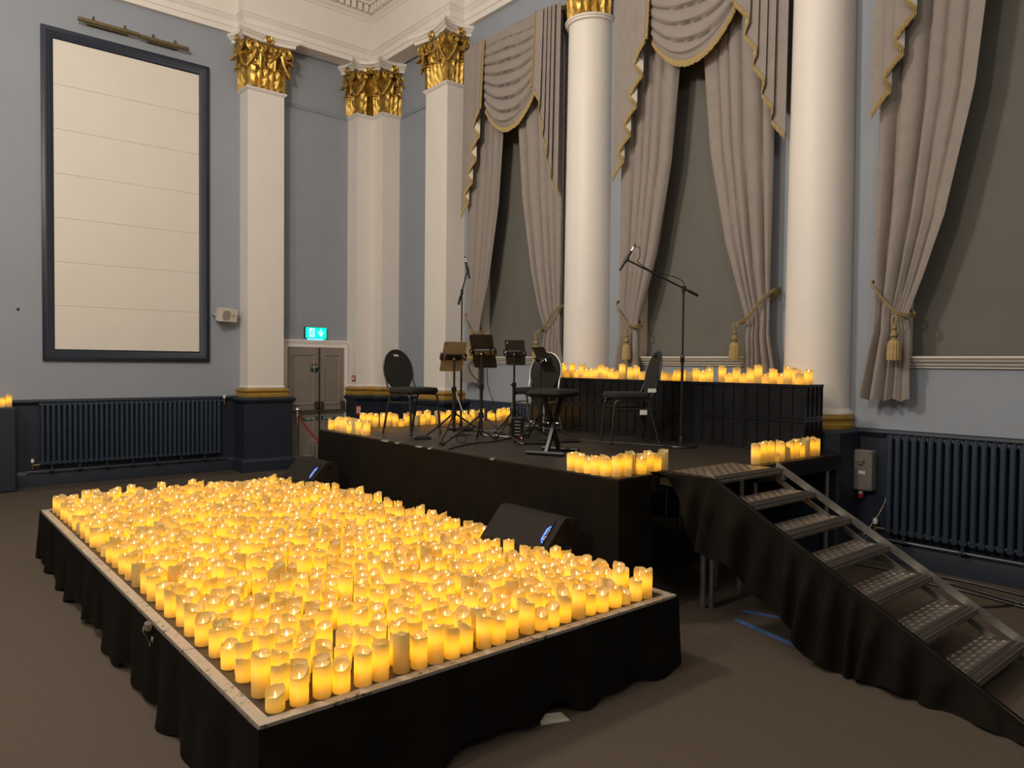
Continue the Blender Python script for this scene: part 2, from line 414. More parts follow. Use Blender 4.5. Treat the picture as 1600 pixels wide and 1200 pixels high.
def pilaster(label, pts, pedpts, origin):
    t = thing('pilaster', label, 'pilaster'); t['kind'] = 'structure'; P = pts
    MB().sweep(P, [(-.3, 1.30), (0, 1.30), (0, CAPZ-.05), (-.3, CAPZ-.05)], capends=True).build('shaft', 'white_paint', t)
    MB().sweep(P, [(-.2, CAPZ-.06), (.0, CAPZ-.06), (.02, CAPZ-.045), (.022, CAPZ-.035), (.034, CAPZ-.03), (.034, CAPZ-.008), (.02, CAPZ), (-.2, CAPZ)]).build('necking', 'white_paint', t, smooth=30)
    MB().sweep(P, [(-.2, 1.29), (.01, 1.31), (.012, 1.325), (0, 1.345), (-.2, 1.345)]).build('base_fillet', 'white_paint', t, smooth=30)
    MB().sweep(P, [(-.2, 1.165), (.065, 1.165), (.068, 1.20), (.05, 1.215), (.045, 1.235), (.06, 1.245), (.072, 1.262), (.066, 1.285), (.03, 1.30), (-.2, 1.30)]).build('base_moulding', 'gold_matt', t, smooth=30)
    pp = MB().sweep(pedpts, [(-.3, 0), (.045, 0), (.045, .16), (.02, .2), (0, .21), (0, 1.075), (.02, 1.08), (.04, 1.105), (.045, 1.13), (.03, 1.155), (.01, 1.165), (-.3, 1.165)]).build('pedestal', 'navy', t, smooth=30)
    capital(t, pts); return t
E_ = .001
pilaster('white square pilaster with gold capital between the framed panel and the exit door', [(4.29, YW-E_), (4.29, FY), (4.87, FY), (4.87, YW-E_)], [(4.20, YW-E_), (4.20, FY-.08), (4.98, FY-.08), (4.98, YW-E_)], None)
pilaster('stepped white double pilaster with gold capitals in the room corner beside the door', [(6.17, YW-E_), (6.17, FY), (FX, FY), (FX, 11.08), (XW-E_, 11.08)], [(6.13, YW-E_), (6.13, FY-.08), (FX-.08, FY-.08), (FX-.08, 11.0), (XW-E_, 11.0)], None)
pilaster('white square pilaster with gold capital on the window wall by the first curtain', [(XW-E_, 9.765), (FX, 9.765), (FX, 9.185), (XW-E_, 9.185)], [(XW-E_, 9.87), (FX-.08, 9.87), (FX-.08, 9.08), (XW-E_, 9.08)], None)

CXA = 6.75
def column(label, y, r0=.298, r1=.272):
    t = thing('column', label, 'column', (CXA, y, 0)); t['kind'] = 'structure'
    prof = []
    for k in range(13):
        f_ = k/12; prof.append((r0+(r1-r0)*f_**1.5, 1.36+(CAPZ-.07-1.36)*f_))
    prof = [(r0+.035, 1.30), (r0+.03, 1.32), (r0+.006, 1.345)] + prof + [(r1+.004, CAPZ-.065), (r1+.03, CAPZ-.06), (r1+.034, CAPZ-.045), (r1+.03, CAPZ-.035), (r1+.046, CAPZ-.03), (r1+.048, CAPZ-.012), (r1+.03, CAPZ)]
    MB().lathe(prof, 48).build('shaft', 'white_paint', t, smooth=30)
    MB().lathe([(r0+.048, 1.165), (r0+.052, 1.2), (r0+.038, 1.22), (r0+.038, 1.24), (r0+.052, 1.26), (r0+.048, 1.285), (r0+.03, 1.30)], 40).build('base_moulding', 'gold_matt', t, smooth=30)
    MB().bevbox(-.362, XW-CXA-.002, -.40, .40, 0, 1.165, .02).build('pedestal', 'navy', t)
    cap = MB().lathe([(r1-.01, CAPZ), (r1-.01, CAPZ+.3), (r1+.02, CAPZ+.55), (r1+.07, CAPZ+CAPH)], 32).build('capital', 'gold', t, smooth=30)
    for k in range(10):
        a = k/10*2*PI; n_ = (math.cos(a), math.sin(a)); t_ = (-n_[1], n_[0])
        link('acanthus_leaf', LEAF_LO, cap, M=face_M((n_[0]*(r1-.01), n_[1]*(r1-.01), CAPZ), t_, n_))
        a += PI/10; n_ = (math.cos(a), math.sin(a)); t_ = (-n_[1], n_[0])
        link('acanthus_leaf', LEAF_HI, cap, M=face_M((n_[0]*(r1-.01), n_[1]*(r1-.01), CAPZ), t_, n_))
    for k in range(4):
        a = PI/4+k*PI/2; n_ = Vector((math.cos(a), math.sin(a))); t_ = Vector((-n_.y, n_.x))
        for sg in (-1, 1):
            q = n_*(r1+.12)+t_*.03*sg; link('volute', VOL, cap, M=face_M((q.x, q.y, CAPZ+.58), n_, t_*sg))
    pl = []
    for k in range(4):
        a = PI/4+k*PI/2
        A = Vector((math.cos(a), math.sin(a)))*.50; B = Vector((math.cos(a+PI/2), math.sin(a+PI/2)))*.50; nn = (A+B).normalized()
        for s_ in range(8):
            f_ = s_/8; q = A.lerp(B, f_)-nn*.07*math.sin(f_*PI); pl.append((min(q.x, XW-CXA-.003), q.y))
    MB().prism(pl, CAPZ+CAPH, CAPZ+CAPH+.145).build('abacus', 'white_paint', t)
    return t
column('round white column with gold capital between the first and second curtained windows', 6.475, .308, .286)
column('round white column behind the end of the crate row by the metal steps', 3.46)

# ------------------------------------------------------------------ windows, sills, blinds
for i, (a, b) in enumerate(WIN):
    wo = MB()
    wo.sweep([(XW, b), (XW, b)] if False else [(XW, a+.09), (XW, a)], [(0, 0)] * 2) if False else None
    for (y0, y1) in ((a, a+.085), (b-.085, b)):
        wo.box(XW-.028, XW-.001, y0, y1, WZ0-.02, WZ1+.085); c = (y0+y1)/2
        wo.box(XW-.045, XW-.028, c-.028, c+.0, WZ0-.02, WZ1+.06); wo.box(XW-.036, XW-.028, c+.01, c+.03, WZ0-.02, WZ1+.06)
    wo.box(XW-.028, XW-.001, b, a, WZ1, WZ1+.085)
    wo.box(XW-.001, XW+.2, b-.002, b+.006, WZ0, WZ1).box(XW-.001, XW+.2, a-.006, a+.002, WZ0, WZ1).box(XW-.001, XW+.2, b, a, WZ1-.006, WZ1+.002)
    wo.box(XW+.13, XW+.17, b, b+.06, WZ0, WZ1).box(XW+.13, XW+.17, a-.06, a, WZ0, WZ1)
    W = struct(wo.build('window_%d' % (i+1), 'sill_white'), ['first', 'second', 'third'][i] + ' window\'s white moulded frame on the right wall', 'window')
    MB().sweep([(XW-.001, a+.12), (XW-.001, b-.12)], [(-.14, WZ0), (.10, WZ0), (.104, WZ0-.008), (.10, WZ0-.018), (.085, WZ0-.028), (.075, WZ0-.045), (.05, WZ0-.06), (.045, WZ0-.075), (.02, WZ0-.085), (.02, WZ0-.1), (0, WZ0-.1)]).build('window_sill', 'sill_white', W, smooth=25)
    MB().box(XW+.15, XW+.156, b+.06, a-.06, WZ0+.02, WZ1).build('pane', 'black_plastic', W)
    bl = thing('roller_blind', ['grey roller blind drawn down in the window behind the tablet stands', 'grey roller blind drawn down in the window behind the boom microphone stand', 'grey roller blind drawn down in the window above the radiator beside the steps'][i], 'blind', (XW+.10, (a+b)/2, WZ0), 0, 'roller blinds')
    hw = (a-b)/2-.012
    MB().grid(lambda u_, v_: (.004*math.sin(u_*9+v_*3)+.003*math.sin(u_*31), (u_-.5)*2*hw, .03+v_*(WZ1-WZ0-.1)), 24, 20).build('blind_cloth', 'blind', bl, smooth=40)
    MB().box(-.008, .008, -hw, hw, .004, .034).build('bottom_bar', 'blind', bl)
    MB().tube([(0, -hw, WZ1-WZ0-.05), (0, hw, WZ1-WZ0-.05)], .03, 10).build('roller', 'white_plastic', bl, smooth=40)

# ------------------------------------------------------------------ curtains
VT = 6.33; TIE = 2.17
def curtain_set(i, a, b, which):
    c = (a+b)/2; ords = ['first', 'second', 'third'][i]
    near = ['by the corner pilasters', 'between the two round columns', 'above the radiator beside the steps'][i]
    HWD = .985; X = 6.66
    # drapes
    for sd in (+1, -1):
        if sd == -1 and i == 2: pass
        side = 'door side' if sd == 1 else 'steps side'
        t = thing('curtain', '%s half of the taupe curtain at the %s window, tied back with gold rope' % ('door-side' if sd == 1 else 'far-from-door', ords), 'curtain', (X, c+sd*HWD, 0), 0, 'tied-back curtains')
        def inner(z):           # inner edge, distance from outer edge
            P = [(6.4, .90), (5.1, .85), (4.0, .745), (3.0, .545), (2.5, .39), (TIE, .27), (1.9, .33), (1.45, .42)]
            for (z1, d1), (z0, d0) in zip(P[:-1], P[1:]):
                if z <= z1 and z >= z0:
                    f_ = (z1-z)/(z1-z0); return d1+(d0-d1)*f_
            return P[-1][1]
        ph = rnd.random()*6; NP = 4.6+rnd.random()
        def fn(u_, v_):
            z = VT-.06-v_*(VT-.06-1.45-.0*u_)
            z -= 0
            wd = inner(z); o_ = u_*wd
            # gathers: rope pulls towards the outer hook, so outer edge stays straight
            pin = math.exp(-((z-TIE-.12*(1-u_))/.20)**2)
            uu = u_+.045*math.sin(u_*2*PI*1.3+ph)+.012*math.sin(z*.9+ph)
            ridge = abs(math.sin(uu*NP*PI))**.75
            amp = (.085+.03*math.sin(uu*5+ph))*(1-.45*pin)
            x = .045-amp*ridge-.012*math.sin(uu*NP*2*PI+z*.4)-.02*pin
            zz = z
            if v_ > .98: zz += .012*math.sin(u_*20+ph)
            flare = -.06*max(0, (TIE-z)/.7)*(1 if u_ < .4 else 0)*0
            out = .11*max(0, (TIE-.1-z)/.6)
            return (x-.0, -sd*(o_-out), zz)
        MB().grid(fn, 72, 56).build('drape', 'curtain', t, smooth=60)
        # rope and tassel
        rp = thing('curtain_tieback', 'gold rope tieback with tassel around the %s half of the %s window\'s curtain' % ('door-side' if sd == 1 else 'far-from-door', ords), 'tieback', (X, c+sd*HWD, 0), 0, 'gold curtain tiebacks')
        pts = curve_pts([(.13, -sd*-.02, 2.50), (.0, sd*.03, 2.47), (-.075, -sd*.03, 2.40), (-.085, -sd*.12, 2.29), (-.085, -sd*.21, 2.20), (-.05, -sd*.30, 2.17), (.05, -sd*.31, 2.19), (.075, -sd*.1, 2.35), (.13, sd*.02, 2.48)], 6)
        MB().tube(pts, .0095, 6).tube([(p.x-.006, p.y, p.z+.017) for p in pts], .009, 6).build('rope', 'rope_gold', rp, smooth=50)
        MB().lathe([(.004, 0), (.02, .004), (.02, .02), (.004, .024)], 10, c=(.135, 0, 2.49)).build('hook', 'brass_old', rp, smooth=40)
        ty = -sd*.21 if sd == 1 else -sd*.33
        tx = -.105; cx0 = -.085 if sd == 1 else -.052
        MB().tube(curve_pts([(cx0, ty if sd == 1 else -sd*.30, 2.185), (tx, ty-.02, 2.14), (tx, ty, 2.08)], 5), .010, 6).tube(curve_pts([(cx0, ty if sd == 1 else -sd*.30, 2.185), (tx, ty+.02, 2.14), (tx, ty, 2.08)], 5), .010, 6).build('cord', 'rope_gold', rp, smooth=50)
        MB().lathe([(.008, 2.09), (.022, 2.08), (.024, 2.065), (.014, 2.05), (.018, 2.04), (.034, 2.02), (.034, 2.0), (.02, 1.985), (.03, 1.975), (.03, 1.96)], 14, c=(tx, ty, 0)).build('tassel_head', 'rope_gold', rp, smooth=40)
        mb = MB(); ns = 28; vv = []; ff = []
        for k in range(ns):
            for (r_, z) in ((.032, 1.965), (.046, 1.94), (.052, 1.84), (.05, 1.79+.008*rnd.random())):
                q = r_*(1+.09*(k % 2)); aa = 2*PI*k/ns; vv.append((tx+q*math.cos(aa), ty+q*math.sin(aa), z))
        for k in range(ns):
            for j in range(3): ff.append((k*4+j, ((k+1) % ns)*4+j, ((k+1) % ns)*4+j+1, k*4+j+1))
        ff.append(tuple(k*4+3 for k in range(ns)))
        mb.add(vv, ff).build('tassel_skirt', 'fringe', rp)
    # pelmet board behind swag, carried on the wall
    v = thing('swag_valance', 'taupe swag and tails valance with gold fringe over the %s window' % ords, 'valance', (X, c-.09, 0), 0, 'fringed swag valances')
    MB().box(-.02, XW-X-.001, -.90, 1.0, VT-.05, VT).build('pelmet_board', 'curtain', v)
    SW = .59
    def swag(u_, v_):
        s_ = (u_-.5)*2; e = abs(s_)
        zt = VT-.01-v_*.98*(1 if True else 1)                     # side edge
        sag = (1-e**2.1)*(.10+.28*v_)*v_**.6
        z = zt-sag
        y = s_*(SW-.035*v_**.7*0)*(1-.10*v_*(e**1.5)*0)
        y *= 1-.16*v_**1.5*0
        y = s_*SW*(1-.10*v_)
        f_ = v_*8.0+.18*math.sin(s_*2)
        fold = 1-((f_ % 1)-.62)**2*2.6 if (f_ % 1) > .0 else 0
        amp = .062*(1-.45*e)*(.35+.65*min(1, v_*4))*(1 if v_ < .93 else .35)
        return (-.125-amp*fold-.03*math.sin(v_*PI)*(1-e*e), y, z+.028*math.cos(f_*PI*2)*(1-e)*(.3 if v_ > .9 else 1))
    sw = MB().grid(swag, 40, 84).build('swag', 'curtain', v, smooth=70)
    def strand_strip(line, drop, name, parent, dirs=None, thick=.012):
        """fringe hanging from a polyline"""
        mb = MB(); P = [Vector(p) for p in line]; L = 0; out = []
        seg = []
        for p0, p1 in zip(P[:-1], P[1:]):
            k = max(1, int((p1-p0).length/.012))
            for j in range(k): seg.append(p0.lerp(p1, j/k))
        seg.append(P[-1]); n = len(seg); vv = []; ff = []
        for j, p in enumerate(seg):
            w_ = .004*(1 if j % 2 else -1); dd = drop*(.88+.24*rnd.random())
            dn = dirs(p) if dirs else Vector((0, 0, -1))
            vv += [p+Vector((-thick-.003, 0, .012)), p+Vector((-thick, 0, 0)), p+Vector((-thick+w_, 0, 0))+dn*dd*.5, p+Vector((-thick*.8+w_, 0, 0))+dn*dd, p+Vector((0, 0, 0))+dn*dd, p]
        for j in range(n-1):
            for k in range(6): ff.append((j*6+k, (j+1)*6+k, (j+1)*6+(k+1) % 6, j*6+(k+1) % 6))
        mb.add(vv, ff); return mb.build(name, 'fringe', parent)
    strand_strip([swag(k/40, 1.0) for k in range(41)], .055, 'swag_fringe', sw)
    # tails: accordion folds, hem stepping down outwards
    for sd in (+1, -1):
        pts = []; y = sd*(SW-.03); x = -.10; s_ = 0
        path_ = [(0, -.215), (.17, -.20), (.085, -.145), (.25, -.185), (.175, -.135), (.335, -.175), (.27, -.125), (.42, -.165), (.37, -.115), (.53, -.135)]
        L = [0]
        for p0, p1 in zip(path_[:-1], path_[1:]): L.append(L[-1]+math.hypot(p1[0]-p0[0], p1[1]-p0[1]))
        T = L[-1]
        if i == 0 and sd == -1: path_ = [(p_[0]*.76, p_[1]) for p_ in path_]      # this tail stops short of the column
        def hem(k): return 5.35-1.42*(L[k]/T)
        vv = []; ff = []; nz = 10; n = len(path_)
        fine = []
        for k in range(n-1):
            for j in range(4):
                f_ = j/4; q0 = path_[k]; q1 = path_[k+1]
                fine.append((q0[0]+(q1[0]-q0[0])*f_, q0[1]+(q1[1]-q0[1])*f_-.012*math.sin(f_*PI), hem(k)+(hem(k+1)-hem(k))*f_, k % 2))
        fine.append((*path_[-1], hem(n-1), 0)); m_ = len(fine)
        for (dy, dx, hz, bk) in fine:
            for j in range(nz+1):
                f_ = j/nz; vv.append((dx*(.80+.20*f_), sd*(SW-.03+dy*(1.0 if f_ else 1.0)), VT-.005+(hz-VT)*f_))
        for k in range(m_-1):
            for j in range(nz): ff.append((k*(nz+1)+j, (k+1)*(nz+1)+j, (k+1)*(nz+1)+j+1, k*(nz+1)+j+1))
        tl = MB().add(vv, ff).build('tail', 'curtain', v, smooth=50)
        tl.data.materials.append(MATS['lining'])              # the returning folds turn their pale lining out at the hem
        for q, fc in enumerate(tl.data.polygons):
            k, j = divmod(q, nz)
            if (k//4) % 2 == 1 and j >= nz-1: fc.material_index = 1
        strand_strip([(dx, sd*(SW-.03+dy), hz) for dy, dx, hz, _ in fine], .05, 'hem_fringe', tl)
        strand_strip([(path_[0][1]*(.75+.25*(j/20)), sd*(SW-.03), VT-.01+(hem(0)-VT)*(j/20)) for j in range(21)], .04, 'edge_fringe', tl, dirs=lambda p, sd=sd: Vector((0, -sd*.8, -.25)), thick=.014)
for i, (a, b) in enumerate(WIN): curtain_set(i, a, b, None)

# ------------------------------------------------------------------ framed panel, picture lights, wall speaker
t = thing('framed_panel', 'tall cream panelled board in a navy moulded frame on the left wall', 'wall panel', (2.71, YW, 0))
fx0, fx1, fz0, fz1 = -1.098, 1.095, 1.715, 6.215
prof = [(0, 0), (0, .05), (.03, .062), (.055, .06), (.075, .045), (.085, .045), (.10, .035), (.125, .03), (.14, .018), (.15, 0)]
mb = MB(); cor = [(fx0, fz0, 1, 1), (fx1, fz0, -1, 1), (fx1, fz1, -1, -1), (fx0, fz1, 1, -1)]; vv = []; ff = []; k = len(prof)
for x, z, sx, sz in cor:
    for d_, h in prof: vv.append((x+sx*d_, -h-.001, z+sz*d_))
for i in range(4):
    j = (i+1) % 4
    for q in range(k-1): ff.append((i*k+q, j*k+q, j*k+q+1, i*k+q+1))
mb.add(vv, ff).build('frame', 'frame_navy', t, smooth=40)
bz0, bz1 = fz0+.15, fz1-.15; bh = (bz1-bz0)/7
for i in range(7):
    MB().bevbox(fx0+.145, fx1-.145, -.022, -.001, bz0+i*bh+.001, bz0+(i+1)*bh-.001, .0022).build('board', 'panel_cream', t)
for i, (xa, xb, z, lab) in enumerate([(2.03, 2.798, 6.37, 'brass picture light bar over the framed panel, on the side away from the door'), (2.80, 3.47, 6.355, 'brass picture light bar over the framed panel, on the side towards the door')]):
    t = thing('picture_light', lab, 'picture light', (xa, YW, z), 0, 'picture lights')
    ln = xb-xa
    MB().tube([(0, -.16, 0), (ln, -.16, 0)], .028, 10).build('lamp_tube', 'brass_old', t, smooth=40)
    MB().box(.14, ln-.12, -.03, -.001, .005, .055).build('back_plate', 'brass_old', t)
    for xx in (.2, ln-.17):
        MB().tube(curve_pts([(xx, -.02, .04), (xx, -.05, .10), (xx, -.12, .09), (xx, -.16, .02)], 5), .008, 6).build('arm', 'brass_old', t, smooth=40)
p0 = on_y(352, 492, YW-.12)
t = thing('wall_speaker', 'small white loudspeaker bracketed on the left wall beside the framed panel', 'speaker', (p0.x, YW, p0.z))
M = Matrix.Translation((0, -.13, 0)) @ Matrix.Rotation(R(20), 4, 'Z') @ Matrix.Rotation(R(10), 4, 'X')
pl = [(-.15, -.09), (.15, -.09), (.11, .08), (-.11, .08)]
mb = MB(); mb.prism(pl, -.10, .10); mb.v = [tuple(M @ Vector(q)) for q in mb.v]; mb.build('cabinet', 'white_plastic', t)
mb = MB().bevbox(-.145, .145, -.098, -.088, -.095, .095, .004, M=M).build('front_grille', 'white_plastic', t)
MB().lathe([(.001, 0), (.075, 0), (.078, -.004), (.07, -.006)], 24, M=M @ Matrix.Translation((-.055, -.1005, 0)) @ Matrix.Rotation(R(90), 4, 'X')).build('woofer', 'grille', t, smooth=40)
MB().lathe([(.001, 0), (.022, 0), (.02, -.003)], 16, M=M @ Matrix.Translation((.075, -.1005, 0)) @ Matrix.Rotation(R(90), 4, 'X')).build('tweeter', 'grille', t, smooth=40)
MB().box(-.02, .02, -.12, -.001, -.02, .02).tube([(-.16, -.13, .0), (-.16, -.02, 0)], .012, 6).tube([(.0, -.13, -.13), (.0, -.02, -.11)], .008, 6).build('bracket', 'white_plastic', t)
p0 = on_y(28, 483, YW); tag(MB().lathe([(.004, 0), (.018, 0), (.016, .012), (.005, .018)], 10, M=Matrix.Translation((p0.x, YW-.0005, p0.z)) @ Matrix.Rotation(R(90), 4, 'X')).build('wall_plug', 'black_plastic', smooth=40), 'small dark plug in the bare wall next to the framed panel', 'wall plug')
tag(MB().bevbox(.55, 1.275, YW-.36, YW-.047, 0, 1.10, .02).build('plinth', 'navy'), 'navy plinth box against the left wall carrying candles', 'plinth')

# ------------------------------------------------------------------ radiators
def radiator(label, origin, rz, length, n, z0, z1, feet, valve):
    t = thing('radiator', label, 'radiator', origin, rz, 'navy column radiators')
    sp = length/n; h = z1-z0
    mb = MB()
    r_ = sp*.37
    for dy in (-.035, -.095):
        mb.tube([(0, dy, z0+.02), (0, dy, z0+.06), (0, dy, z1-.06), (0, dy, z1-.02)], [r_*.9, r_, r_, r_*.9], 8)
    for z in (z0+.04, z1-.04):
        mb.tube([(0, -.02, z), (0, -.11, z)], [.028, .028], 8)
    me = mb.mesh('column', 45); me.materials.append(MATS['navy_radiator'])
    for i in range(n): link('radiator_section', me, t, loc=((i+.5)*sp, 0, 0))
    MB().tube([(.0, -.065, z0+.04), (length, -.065, z0+.04)], .018, 8).tube([(.0, -.065, z1-.04), (length, -.065, z1-.04)], .018, 8).build('header_pipe', 'navy_radiator', t, smooth=40)
    for f_ in feet:
        MB().tube([(f_*length, -.065, z0+.03), (f_*length, -.065, .21)], .014, 6).box(f_*length-.03, f_*length+.03, -.10, -.03, .205, .215).build('foot', 'navy_radiator', t, smooth=40)
    MB().tube([(-.15, -.065, .21), (length+.1, -.065, .21)], .012, 6).build('floor_pipe', 'navy_radiator', t, smooth=40)
    for (x, z) in valve:
        v = MB().tube([(x, -.065, z-.09), (x, -.065, z)], .012, 8).tube([(x, -.065, z-.03), (0 if x < 0 else length, -.065, z-.03)], .010, 8).build('valve', 'brass_old', t, smooth=40)
        MB().lathe([(.006, 0), (.02, .006), (.022, .04), (.012, .055)], 12, c=(x, -.065, z)).build('valve_cap', 'white_plastic', v, smooth=40)
    return t
radiator('long navy column radiator under the framed panel', (1.56, YW-.013, 0), 0, 2.40, 37, .28, 1.15, (.06, .2, .34, .48, .62, .76, .9), [(-.08, .33), (2.46, 1.14)])
radiator('navy column radiator under the third window beside the steps', (XW-.013, 2.79, 0), -PI/2, 1.92, 29, .26, 1.155, (.08, .32, .56, .8), [(-.09, .33)])
radiator('navy column radiator behind the stage under the first window', (XW-.013, 8.85, 0), -PI/2, 1.85, 28, .26, 1.155, (.1, .5, .9), [(-.09, .33)])

# ------------------------------------------------------------------ exit door
DY = YW
dr = struct(MB().sweep([(DX0, DY), (DX1, DY)], [(0, 0)]*2) and MB().box(5.06, 6.09, DY-.02, DY-.001, 0, 1.975).build('door_1', 'door_grey'), 'grey panelled double exit door beside the corner pilasters', 'door')
mb = MB()
for x0, x1, z0, z1 in ((DX0, 5.06, 0, 2.09), (6.09, DX1, 0, 2.09), (5.06, 6.09, 1.975, 2.09)):
    mb.box(x0, x1, DY-.05, DY-.001, z0, z1)
mb.box(DX0-.01, DX1+.01, DY-.065, DY-.001, 2.07, 2.10).box(DX0, DX1, DY-.06, DY-.05, 2.045, 2.065).box(6.17, DX1, DY-.06, DY-.05, 0, 2.06).box(6.09, 6.11, DY-.055, DY-.05, 0, 1.995).box(5.06, 6.09, DY-.055, DY-.05, 1.975, 1.995)
mb.build('door_frame', 'white_paint', dr)
for x0, x1 in ((5.065, 5.612), (5.632, 6.085)):
    lf = MB().box(x0, x1, DY-.05, DY-.021, .01, 1.97).build('door_leaf', 'door_grey', dr)
    for z0, z1 in ((.12, .80), (1.0, 1.86)):
        m2 = MB(); pr2 = [(0, 0), (.004, .012), (.016, .014), (.03, .004), (.03, 0)]
        vv = []; ff = []; k = len(pr2); a0, a1 = x0+.07, x1-.07
        for x, z, sx, sz in ((a0, z0, 1, 1), (a1, z0, -1, 1), (a1, z1, -1, -1), (a0, z1, 1, -1)):
            for d_, h in pr2: vv.append((x+sx*d_, DY-.05-h, z+sz*d_))
        for i in range(4):
            j = (i+1) % 4
            for q in range(k-1): ff.append((i*k+q, j*k+q, j*k+q+1, i*k+q+1))
        m2.add(vv, ff).build('panel_moulding', 'door_grey', lf, smooth=30)
MB().box(5.609, 5.635, DY-.062, DY-.05, 0, 1.975).build('meeting_strip', 'door_metal', dr)
for x in (5.56, 5.64, 6.05):
    MB().bevbox(x-.028, x+.028, DY-.12, DY-.05, .93, 1.06, .008).build('push_bar_housing', 'door_metal', dr)
MB().tube([(5.12, DY-.11, .90), (6.12, DY-.11, .90)], .016, 8).build('push_bar', 'door_metal', dr, smooth=40)
sg = MB().box(5.33, 5.60, DY-.056, DY-.05, .735, .80).box(5.66, 5.92, DY-.056, DY-.05, .735, .80).build('push_bar_notice', 'sign_green', dr)
MX = Vector((1, 0, 0)); MZ = Vector((0, 0, 1))
text('lettering', 'Push bar', .055, 'white_text', sg, frame_M((5.465, DY-.058, .768), MX, MZ))
text('lettering', 'to open', .055, 'white_text', sg, frame_M((5.785, DY-.058, .768), MX, MZ))
st = MB().lathe([(.08, 0), (.08, .004), (.076, .007)], 24, M=Matrix.Translation((5.535, DY-.0505, 1.62)) @ Matrix.Rotation(R(90), 4, 'X')).build('round_notice', 'sign_dark', dr, smooth=40)
text('lettering', 'STOP', .05, 'white_text', st, frame_M((5.535, DY-.0595, 1.64), MX, MZ))
# exit sign box above the door
p0 = on_y(477.5, 511, YW-.06); p1 = on_y(510, 529, YW-.06)
t = thing('exit_sign', 'lit teal exit sign with running man and arrow above the door', 'exit sign', (0, 0, 0))
sx0, sx1, sz1, sz0 = p0.x, p1.x, p0.z, p1.z
MB().bevbox(sx0-.006, sx1+.006, YW-.058, YW-.001, sz0-.006, sz1+.006, .006).build('housing', 'black_plastic', t)
fc = MB().box(sx0, sx1, YW-.064, YW-.0585, sz0, sz1).build('face', 'exit_teal', t)
MB().bevbox(sx0+.05, sx1-.06, YW-.075, YW-.005, sz0-.028, sz0-.007, .006).build('lamp_strip', 'exit_lamp', t)
MB().bevbox(sx1-.055, sx1-.01, YW-.07, YW-.005, sz0-.022, sz0-.007, .005).build('test_led', 'exit_teal', t)
W_, H_ = sx1-sx0, sz1-sz0; cx = sx0+W_*.29; cz = (sz0+sz1)/2; yf = YW-.0655
MB().box(cx-.048, cx+.048, yf-.001, yf+.001, cz-H_*.40, cz+H_*.40).build('pictogram_door', 'exit_white', fc)
fg = MB(); sc = H_*.8
def limb(a, b, r_): 
    A = Vector((cx+a[0]*sc, cz+a[1]*sc)); B = Vector((cx+b[0]*sc, cz+b[1]*sc)); d_ = (B-A).normalized(); n_ = Vector((-d_.y, d_.x))*r_*sc
    fg.prism([A+n_, A-n_, B-n_, B+n_], yf-.003, yf-.0012, fn=lambda p, h: (p[0], h, p[1]))
limb((.05, .22), (-.05, -.05), .07); limb((-.05, -.05), (.10, -.22), .05); limb((.10, -.22), (.0, -.42), .045); limb((-.05, -.05), (-.14, -.25), .05); limb((-.14, -.25), (-.34, -.25), .04)
limb((.05, .2), (.2, .06), .035); limb((.2, .06), (.3, .14), .03); limb((.04, .2), (-.15, .18), .035); limb((-.15, .18), (-.24, .02), .03)
fg.lathe([(.001, 0), (.075*sc, 0), (.001, -.0018)], 12, M=Matrix.Translation((cx+.13*sc, yf-.0012, cz+.33*sc)) @ Matrix.Rotation(R(-90), 4, 'X') @ Matrix.Rotation(PI, 4, 'X'))
fg.build('running_man', 'exit_teal', fc)
ax = sx0+W_*.73; ar = MB()
def bar(pts): ar.prism(pts, yf-.002, yf, fn=lambda p, h: (p[0], h, p[1]))
bar([(ax-.011, cz-.02), (ax+.011, cz-.02), (ax+.008, cz+H_*.36), (ax-.008, cz+H_*.36)])
for s_ in (-1, 1): bar([(ax, cz-H_*.38), (ax, cz-H_*.20), (ax+s_*.05, cz+.035), (ax+s_*.05, cz+.0)])
ar.build('down_arrow', 'exit_white', fc)
# fire notices
p0 = on_x(547, 593, 6.17-.002)
t = thing('fire_notice', 'red and white fire action notices on the corner pilaster above its gold base', 'notice', (0, 0, 0))
c_ = on_y(549, 593, FY+.05)
MB().box(6.157, 6.167, FY+.02, FY+.14, 1.40, 1.50).build('red_plate', 'red', t)
MB().box(6.154, 6.157, FY+.045, FY+.075, 1.42, 1.48).box(6.154, 6.157, FY+.09, FY+.115, 1.42, 1.48).build('white_symbol', 'white_text', t)
t = thing('fire_notice', 'small red notice on the navy pedestal in the corner by the door', 'notice', (0, 0, 0))
c_ = on_y(560, 640, FY-.083)
MB().box(c_.x-.05, c_.x+.05, FY-.088, FY-.0805, c_.z-.09, c_.z+.07).build('red_plate', 'red', t)
MB().box(c_.x-.035, c_.x-.005, FY-.090, FY-.088, c_.z-.06, c_.z+.05).box(c_.x+.008, c_.x+.035, FY-.090, FY-.088, c_.z-.06, c_.z+.05).build('white_symbol', 'white_text', t)
t = thing('fire_extinguisher', 'dark fire extinguisher standing at the navy pedestal in the corner', 'extinguisher', (on_y(573, 640, FY-.25).x, FY-.25, 0))
MB().lathe([(.07, 0), (.085, .01), (.085, .62), (.07, .70), (.035, .76), (.03, .80)], 20).build('cylinder', 'black_metal', t, smooth=40)
MB().tube([(-.02, 0, .80), (-.06, 0, .88), (-.12, 0, .90)], .014, 6).tube([(0, 0, .8), (.0, 0, .90), (.06, 0, .92)], .016, 6).build('handle', 'black_metal', t, smooth=40)
MB().lathe([(.005, -.01), (.03, -.008), (.03, .008), (.005, .012)], 12, c=(.03, -.03, .86)).build('gauge', 'chrome', t, smooth=40)
